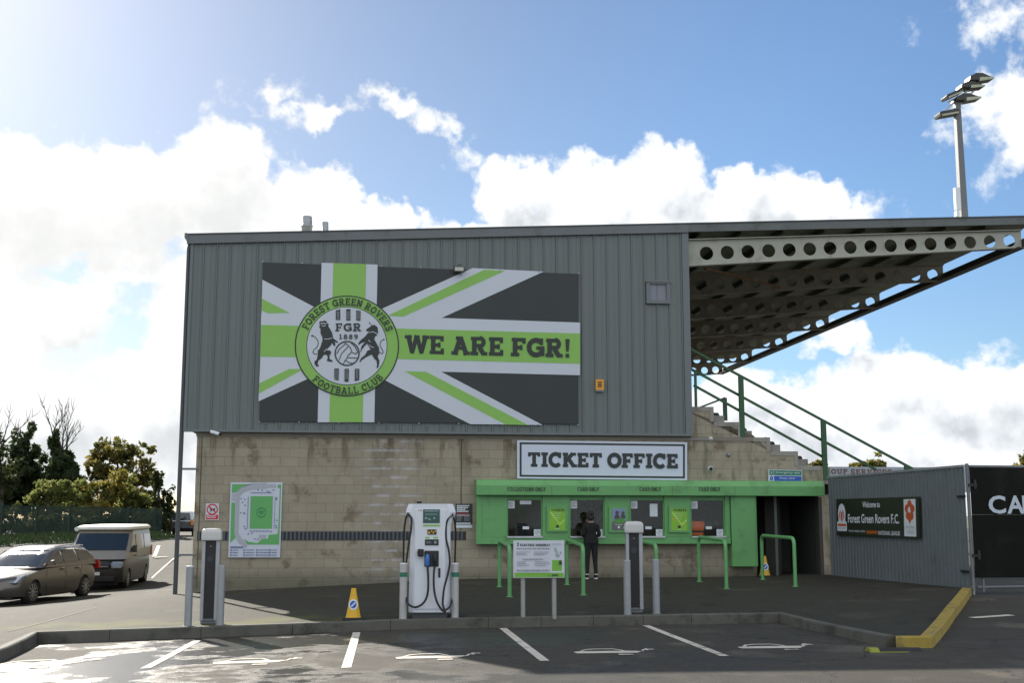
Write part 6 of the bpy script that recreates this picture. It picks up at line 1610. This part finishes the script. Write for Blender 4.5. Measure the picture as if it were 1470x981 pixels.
# car far along the road, half hidden by the corner
def far_car():
    t = thing('distant_car', 'pale roofed car far along the road beside the downpipe', 'car', (0,0,0))
    m_p = M('distant_paint', (.05,.05,.055), .3, metal=.3)
    low = [(.0,.35),(.4,.28)]+arch(.9,.36,8,.3)[::-1]+[(1.4,.25),(3.2,.25)]+arch(3.55,.36,8,.3)[::-1]+[(4.3,.3),(4.5,.5),(4.45,.95),(.9,.95),(.1,.8)]
    b = shell(low, 1.85, 'body', m_p, t); smooth_by_angle(b)
    LV = [(.93,1.1,4.42,.86),(1.2,1.5,4.36,.8),(1.55,2.0,4.25,.70),(1.62,2.3,4.1,.6)]
    glasshouse(LV, 'cabin', M('distant_roof', (.55,.56,.58), .4), t)
    end_pane('rear_window', (1.0,1.2,1.5), LV, m_carglass, t, False); end_pane('windscreen', (1.0,1.2,1.5), LV, m_carglass, t, True)
    for s_ in (-1, 1):
        mb = MB(); mb.box(4.44,4.49,s_*.78-.08,s_*.78+.08,.7,1.05); mb.build('tail_light', m_amber, t)
        side_pane('side_window', [(1.6,1.0),(4.1,1.0),(4.0,1.45),(2.1,1.45)], LV, m_carglass, t, s_)
    for x in (.9, 3.55):
        for s_ in (-1, 1): wheel(t, x, s_*.8, .33, .22, s_)
    return t
fc = far_car(); p = on_ground(258, 767, pave_z)
p = Vector((-22.6, 86, 0)); fc.location = (p.x, p.y, pave_z(p.x, p.y)); fc.rotation_euler = (0, 0, R(-75))
fc.rotation_euler = (0, 0, R(-82))

# ------------------------------------------------------------------ green mesh fence on the bank
P0 = Vector((-27.5, 58.5, 0)); P1 = Vector((-21.3, 75, 0)); gd_ = (P1-P0).normalized(); GL = (P1-P0).length
gf = thing('mesh_fence', 'long dark green mesh fence on the grass bank behind the parked cars', 'fence', P0, math.atan2(gd_.y, gd_.x))
m_gf = M('fence_green', (.012,.035,.022), .6, var=.2)
zt0, zb0 = 2.74, lambda u: pave_z(*(P0+gd_*u).xy)-.05
mb = MB(); u = -8.0
while u < GL: mb.box(u, u+.03, -.01, .01, zb0(u), 2.74); u += .085
for zz_ in (1.1, 1.7, 2.3, 2.7): mb.box(-8, GL, .013, .03, zz_, zz_+.02)
mb.build('mesh_panel', m_gf, gf)
u = -8.0
while u <= GL+.1:
    mb = MB(); mb.box(u-.05, u+.05, .03, .12, zb0(u)-.2, 2.82); mb.build('post', m_gf, gf); u += 2.5
# grass bank
gb = MB(); n1, n2 = 40, 6; rows_ = []
nv = Vector((gd_.y, -gd_.x, 0))
for i in range(n1+1):
    u = -10+(GL+9)*i/n1
    for j in range(n2+1):
        q = P0+gd_*u+nv*(-3+5.2*j/n2); rows_.append((q.x, q.y, pave_z(q.x, q.y)-.03+(.05+.32*math.sin(PI*j/n2))*min(1, i/8)+.05*random.random()*(0 < j < n2)))
gb.add(rows_, [(i*(n2+1)+j, i*(n2+1)+j+1, (i+1)*(n2+1)+j+1, (i+1)*(n2+1)+j) for i in range(n1) for j in range(n2)], True)
struct(gb, 'grass_bank', m_grass)
tf_ = MB(); rr = random.Random(4)
for _ in range(5200):
    u = -5+(GL+4)*rr.random(); v = -1+3.0*rr.random(); q = P0+gd_*u+nv*v
    z = pave_z(q.x, q.y)+.02+.32*math.sin(PI*(v+3)/5.2); h = .10+.22*rr.random(); a = rr.random()*6.3; w_ = .03+.03*rr.random()
    tf_.add([(q.x-w_*math.cos(a), q.y-w_*math.sin(a), z), (q.x+w_*math.cos(a), q.y+w_*math.sin(a), z), (q.x+.1*(rr.random()-.5), q.y+.1*(rr.random()-.5), z+h)], [(0,1,2)])
o = tf_.build('bank_grass', M('grass_blades', (.05,.085,.018), .7, var=.4, scale=3), fix=False); tag(o, 'long green grass on the bank along the mesh fence', 'grass', kind='stuff')

# ------------------------------------------------------------------ trees and bushes
def leaf_mat(name, c, c2):
    m, n, b, o = new_mat(name); tcn = n.n('ShaderNodeTexCoord').outputs['Object']
    cc = n.mix(n.ss(n.noise(tcn, .9, 4, .6), .38, .62), c, c2)
    k = n.m('ADD', .75, n.m('MULTIPLY', n.noise(tcn, 9, 2, .6), 1.0)); cc = n.v('MULTIPLY', cc, n.comb(k, k, k))
    n.put(b.inputs['Base Color'], cc); b.inputs['Roughness'].default_value = .6; b.inputs['Specular IOR Level'].default_value = .3
    tr = n.n('ShaderNodeBsdfTranslucent'); n.put(tr.inputs[0], cc); ms = n.n('ShaderNodeMixShader'); ms.inputs[0].default_value = .6
    m.node_tree.links.new(b.outputs[0], ms.inputs[1]); m.node_tree.links.new(tr.outputs[0], ms.inputs[2]); m.node_tree.links.new(ms.outputs[0], o.inputs[0]); return m
m_bark = M('bark', (.06,.05,.04), .9, var=.3, bmp=.4)
def tree(name, label, cat, px, pybase, Y, clumps, nleaf, leaf, mat, seed, bare=0, group=None, trunk=True, up=0.0):
    """clumps: (x, y, rx, ry) in picture pixels at distance Y -> real sizes"""
    rr = random.Random(seed); r = ray(px, 755); base = Vector((r.x*Y/r.y, Y, 0)); base.z = pave_z(base.x, base.y)
    t = thing(name, label, cat, base, 0, group)
    def at(x, y): q = ray(x, y); k = Y/q.y; return Vector((q.x*k, Y, EYE+q.z*k))-base
    mpp = Y/FPX/CP
    C_ = []
    for x, y, rx, ry in clumps: C_.append((at(x, y)+Vector((0, (rr.random()-.5)*rx*mpp*1.2, 0)), rx*mpp, ry*mpp))
    if trunk:
        tb_ = MB(); top_ = at(px, min(c[1] for c in clumps)+10); tb_.tube([(0,0,-.2),(0,0,top_.z*.3),(top_.x*.5+.1,0,top_.z*.6),(top_.x,0,top_.z)], [.22,.17,.11,.03], 8)
        for c, rx, ry in C_:
            s0 = Vector((0,0,max(.4, c.z*.45))); tb_.tube([s0, (s0+c)/2+Vector((0,0,.15)), c+Vector((0,0,ry*.5))], [.09,.06,.02], 6)
        for k in range(bare):
            c, rx, ry = rr.choice(C_[:2]); p0 = c+Vector(((rr.random()-.5)*rx, 0, ry*.5)); 
            dirx = (rr.random()-.5)*1.5; L = (1.4+1.6*rr.random())
            pts = [p0]; dd = Vector((dirx, (rr.random()-.5)*.6, 1)).normalized()
            for q in range(6):
                dd = (dd+Vector(((rr.random()-.5)*.5, (rr.random()-.5)*.4, .12))).normalized(); pts.append(pts[-1]+dd*L/6)
                if q > 0:
                    for _ in range(2):
                        e = (dd+Vector(((rr.random()-.5)*1.8, (rr.random()-.5)*.8, .3))).normalized(); tb_.tube([pts[-1], pts[-1]+e*L*.16, pts[-1]+e*L*.16+(e+Vector(((rr.random()-.5)*.8,0,.5))).normalized()*L*.16], [.018,.013,.007], 4, False)
            tb_.tube(pts, [.05,.042,.034,.027,.02,.015,.008], 5, False)
        tb_.build('trunk', m_bark, t)
    lf = MB(); tot = sum(rx*ry for _, rx, ry in C_)
    for c, rx, ry in C_:
        n = int(nleaf*rx*ry/tot)
        subs = [(Vector((rr.gauss(0,.5)*rx, rr.gauss(0,.45)*rx, rr.gauss(0,.5)*ry)), .22+.28*rr.random()) for _ in range(16)]
        for _ in range(n):
            sb_, sr = rr.choice(subs)
            v = Vector((rr.gauss(0,1), rr.gauss(0,1), rr.gauss(0,1))).normalized()*(rr.random()**.45)*sr
            p = c+sb_+Vector((v.x*rx, v.y*rx, v.z*ry)); s_ = leaf*(.6+.8*rr.random())
            a = Vector((rr.gauss(0,1), rr.gauss(0,1), rr.gauss(0,1)+up)).normalized(); b_ = a.orthogonal().normalized(); b_ = (b_*math.cos(1)+a.cross(b_)*math.sin(rr.random()*6))
            b_.normalize()
            lf.add([p-a*s_, p+b_*s_*.5, p+a*s_, p-b_*s_*.5], [(0,1,2,3)])
    lf.build('crown', mat, t, fix=False)
    return t
ivy = leaf_mat('ivy_leaf', (.035,.052,.022), (.055,.075,.03)); autumn = leaf_mat('autumn_leaf', (.15,.12,.03), (.085,.095,.03)); willow = leaf_mat('willow_leaf', (.20,.21,.07), (.13,.155,.045)); gold = leaf_mat('golden_leaf', (.22,.17,.03), (.13,.14,.04)); dark = leaf_mat('dark_leaf', (.035,.05,.018), (.05,.06,.02))
G_ = 'trees beyond the mesh fence'
tree('ivy_tree', 'tall dark ivy-clad tree with pointed top, leftmost of the two ivy trees', 'tree', 37, 740, 82, [(38,650,14,26),(32,670,22,26),(30,695,28,26),(28,720,32,26),(42,690,18,30),(15,700,18,20)], 9000, .19, ivy, 1, 3, G_)
tree('ivy_tree', 'dark ivy-clad tree with fan of bare branches, right of the pointed ivy tree', 'tree', 85, 740, 82, [(76,640,7,22),(90,655,12,12),(92,670,22,18),(92,690,28,22),(90,712,32,22),(74,680,14,26)], 8500, .19, ivy, 2, 12, G_)
tree('sparse_tree', 'thin tree with few leaves cut by the left edge of the view', 'tree', 0, 740, 78, [(0,650,14,22),(-14,680,30,26),(8,675,12,20),(-25,640,24,28),(2,705,20,20)], 1500, .15, dark, 3, 4, G_)
tree('autumn_tree', 'broad round tree turning yellow in the middle of the tree line', 'tree', 175, 745, 84, [(165,645,28,16),(145,660,20,16),(190,655,22,16),(205,672,16,16),(175,675,36,18),(150,690,30,18),(200,695,22,18),(130,672,10,12),(217,690,9,12),(175,710,40,18)], 4300, .18, autumn, 4, 0, G_)
B_ = 'bushes behind the mesh fence'
tree('willow_bush', 'pale green feathery bush behind the left part of the mesh fence', 'bush', 70, 745, 74, [(60,710,24,14),(85,706,18,14),(105,703,16,14),(48,720,16,12),(75,728,36,16)], 4200, .13, willow, 5, 0, B_, True, .3)
tree('golden_bush', 'yellow-green bush with orange leaves in front of the round tree', 'bush', 130, 745, 75, [(130,715,20,18),(150,705,18,16),(120,730,22,14),(170,700,16,18),(140,735,30,14)], 3800, .13, gold, 6, 0, B_, True, .3)
tree('green_bush', 'mid green bush below the right side of the round tree', 'bush', 195, 745, 76, [(180,705,20,20),(200,715,18,18),(190,735,30,14),(165,730,18,14)], 3600, .13, leaf_mat('olive_leaf', (.11,.12,.035), (.16,.17,.05)), 7, 0, B_, True, .3)
tree('slim_bush', 'loose dark bush at the right end of the mesh fence', 'bush', 228, 745, 78, [(226,695,9,22),(235,715,10,18),(222,725,16,18),(240,735,8,12),(215,735,18,14)], 2600, .13, dark, 8, 0, B_)
tree('hedge_bush', 'dark undergrowth directly behind the left half of the mesh fence', 'bush', 30, 770, 70, [(0,752,30,20),(40,755,34,18),(80,755,34,18),(120,756,32,18)], 3400, .16, dark, 9, 0, B_)
tree('hedge_bush', 'dark undergrowth directly behind the right half of the mesh fence', 'bush', 190, 770, 77, [(150,752,30,18),(185,752,30,18),(215,752,24,18),(236,755,10,14)], 3000, .16, dark, 10, 0, B_)
tree('rear_tree', 'small yellowing treetop showing above the advertising hoarding', 'tree', 1252, 690, 95, [(1255,665,14,8),(1240,668,12,5),(1228,668,8,4),(1262,670,10,6),(1252,676,24,6)], 1500, .16, gold, 11, 0)
tree('rear_tree', 'tiny leafy treetop above the stepped wall beside the railing', 'tree', 1176, 690, 95, [(1176,664,5,3),(1170,668,8,4),(1180,668,8,4)], 500, .14, gold, 12, 0)
tree('rear_tree', 'leafy branch tips above the black gate at the right edge', 'tree', 1478, 690, 80, [(1478,655,9,14),(1490,660,16,20),(1470,664,6,6)], 1200, .15, gold, 13, 0)
# pale hills far off
hl = MB(); vs_ = []; n = 90
for i in range(n+1):
    a = R(-100+200*i/n); h = 5+9*(.5+.5*math.sin(a*7+1))*(.6+.4*math.sin(a*17))
    for rad, k in ((380, -.1), (430, .6), (520, 1.0), (700, .2)): vs_.append((rad*math.sin(a), rad*math.cos(a), -1+h*k))
hl.add(vs_, [(4*i+j, 4*i+j+1, 4*(i+1)+j+1, 4*(i+1)+j) for i in range(n) for j in range(3)], True)
struct(hl, 'hills', M('far_hill', (.09,.11,.07), .9, var=.3, scale=.05))
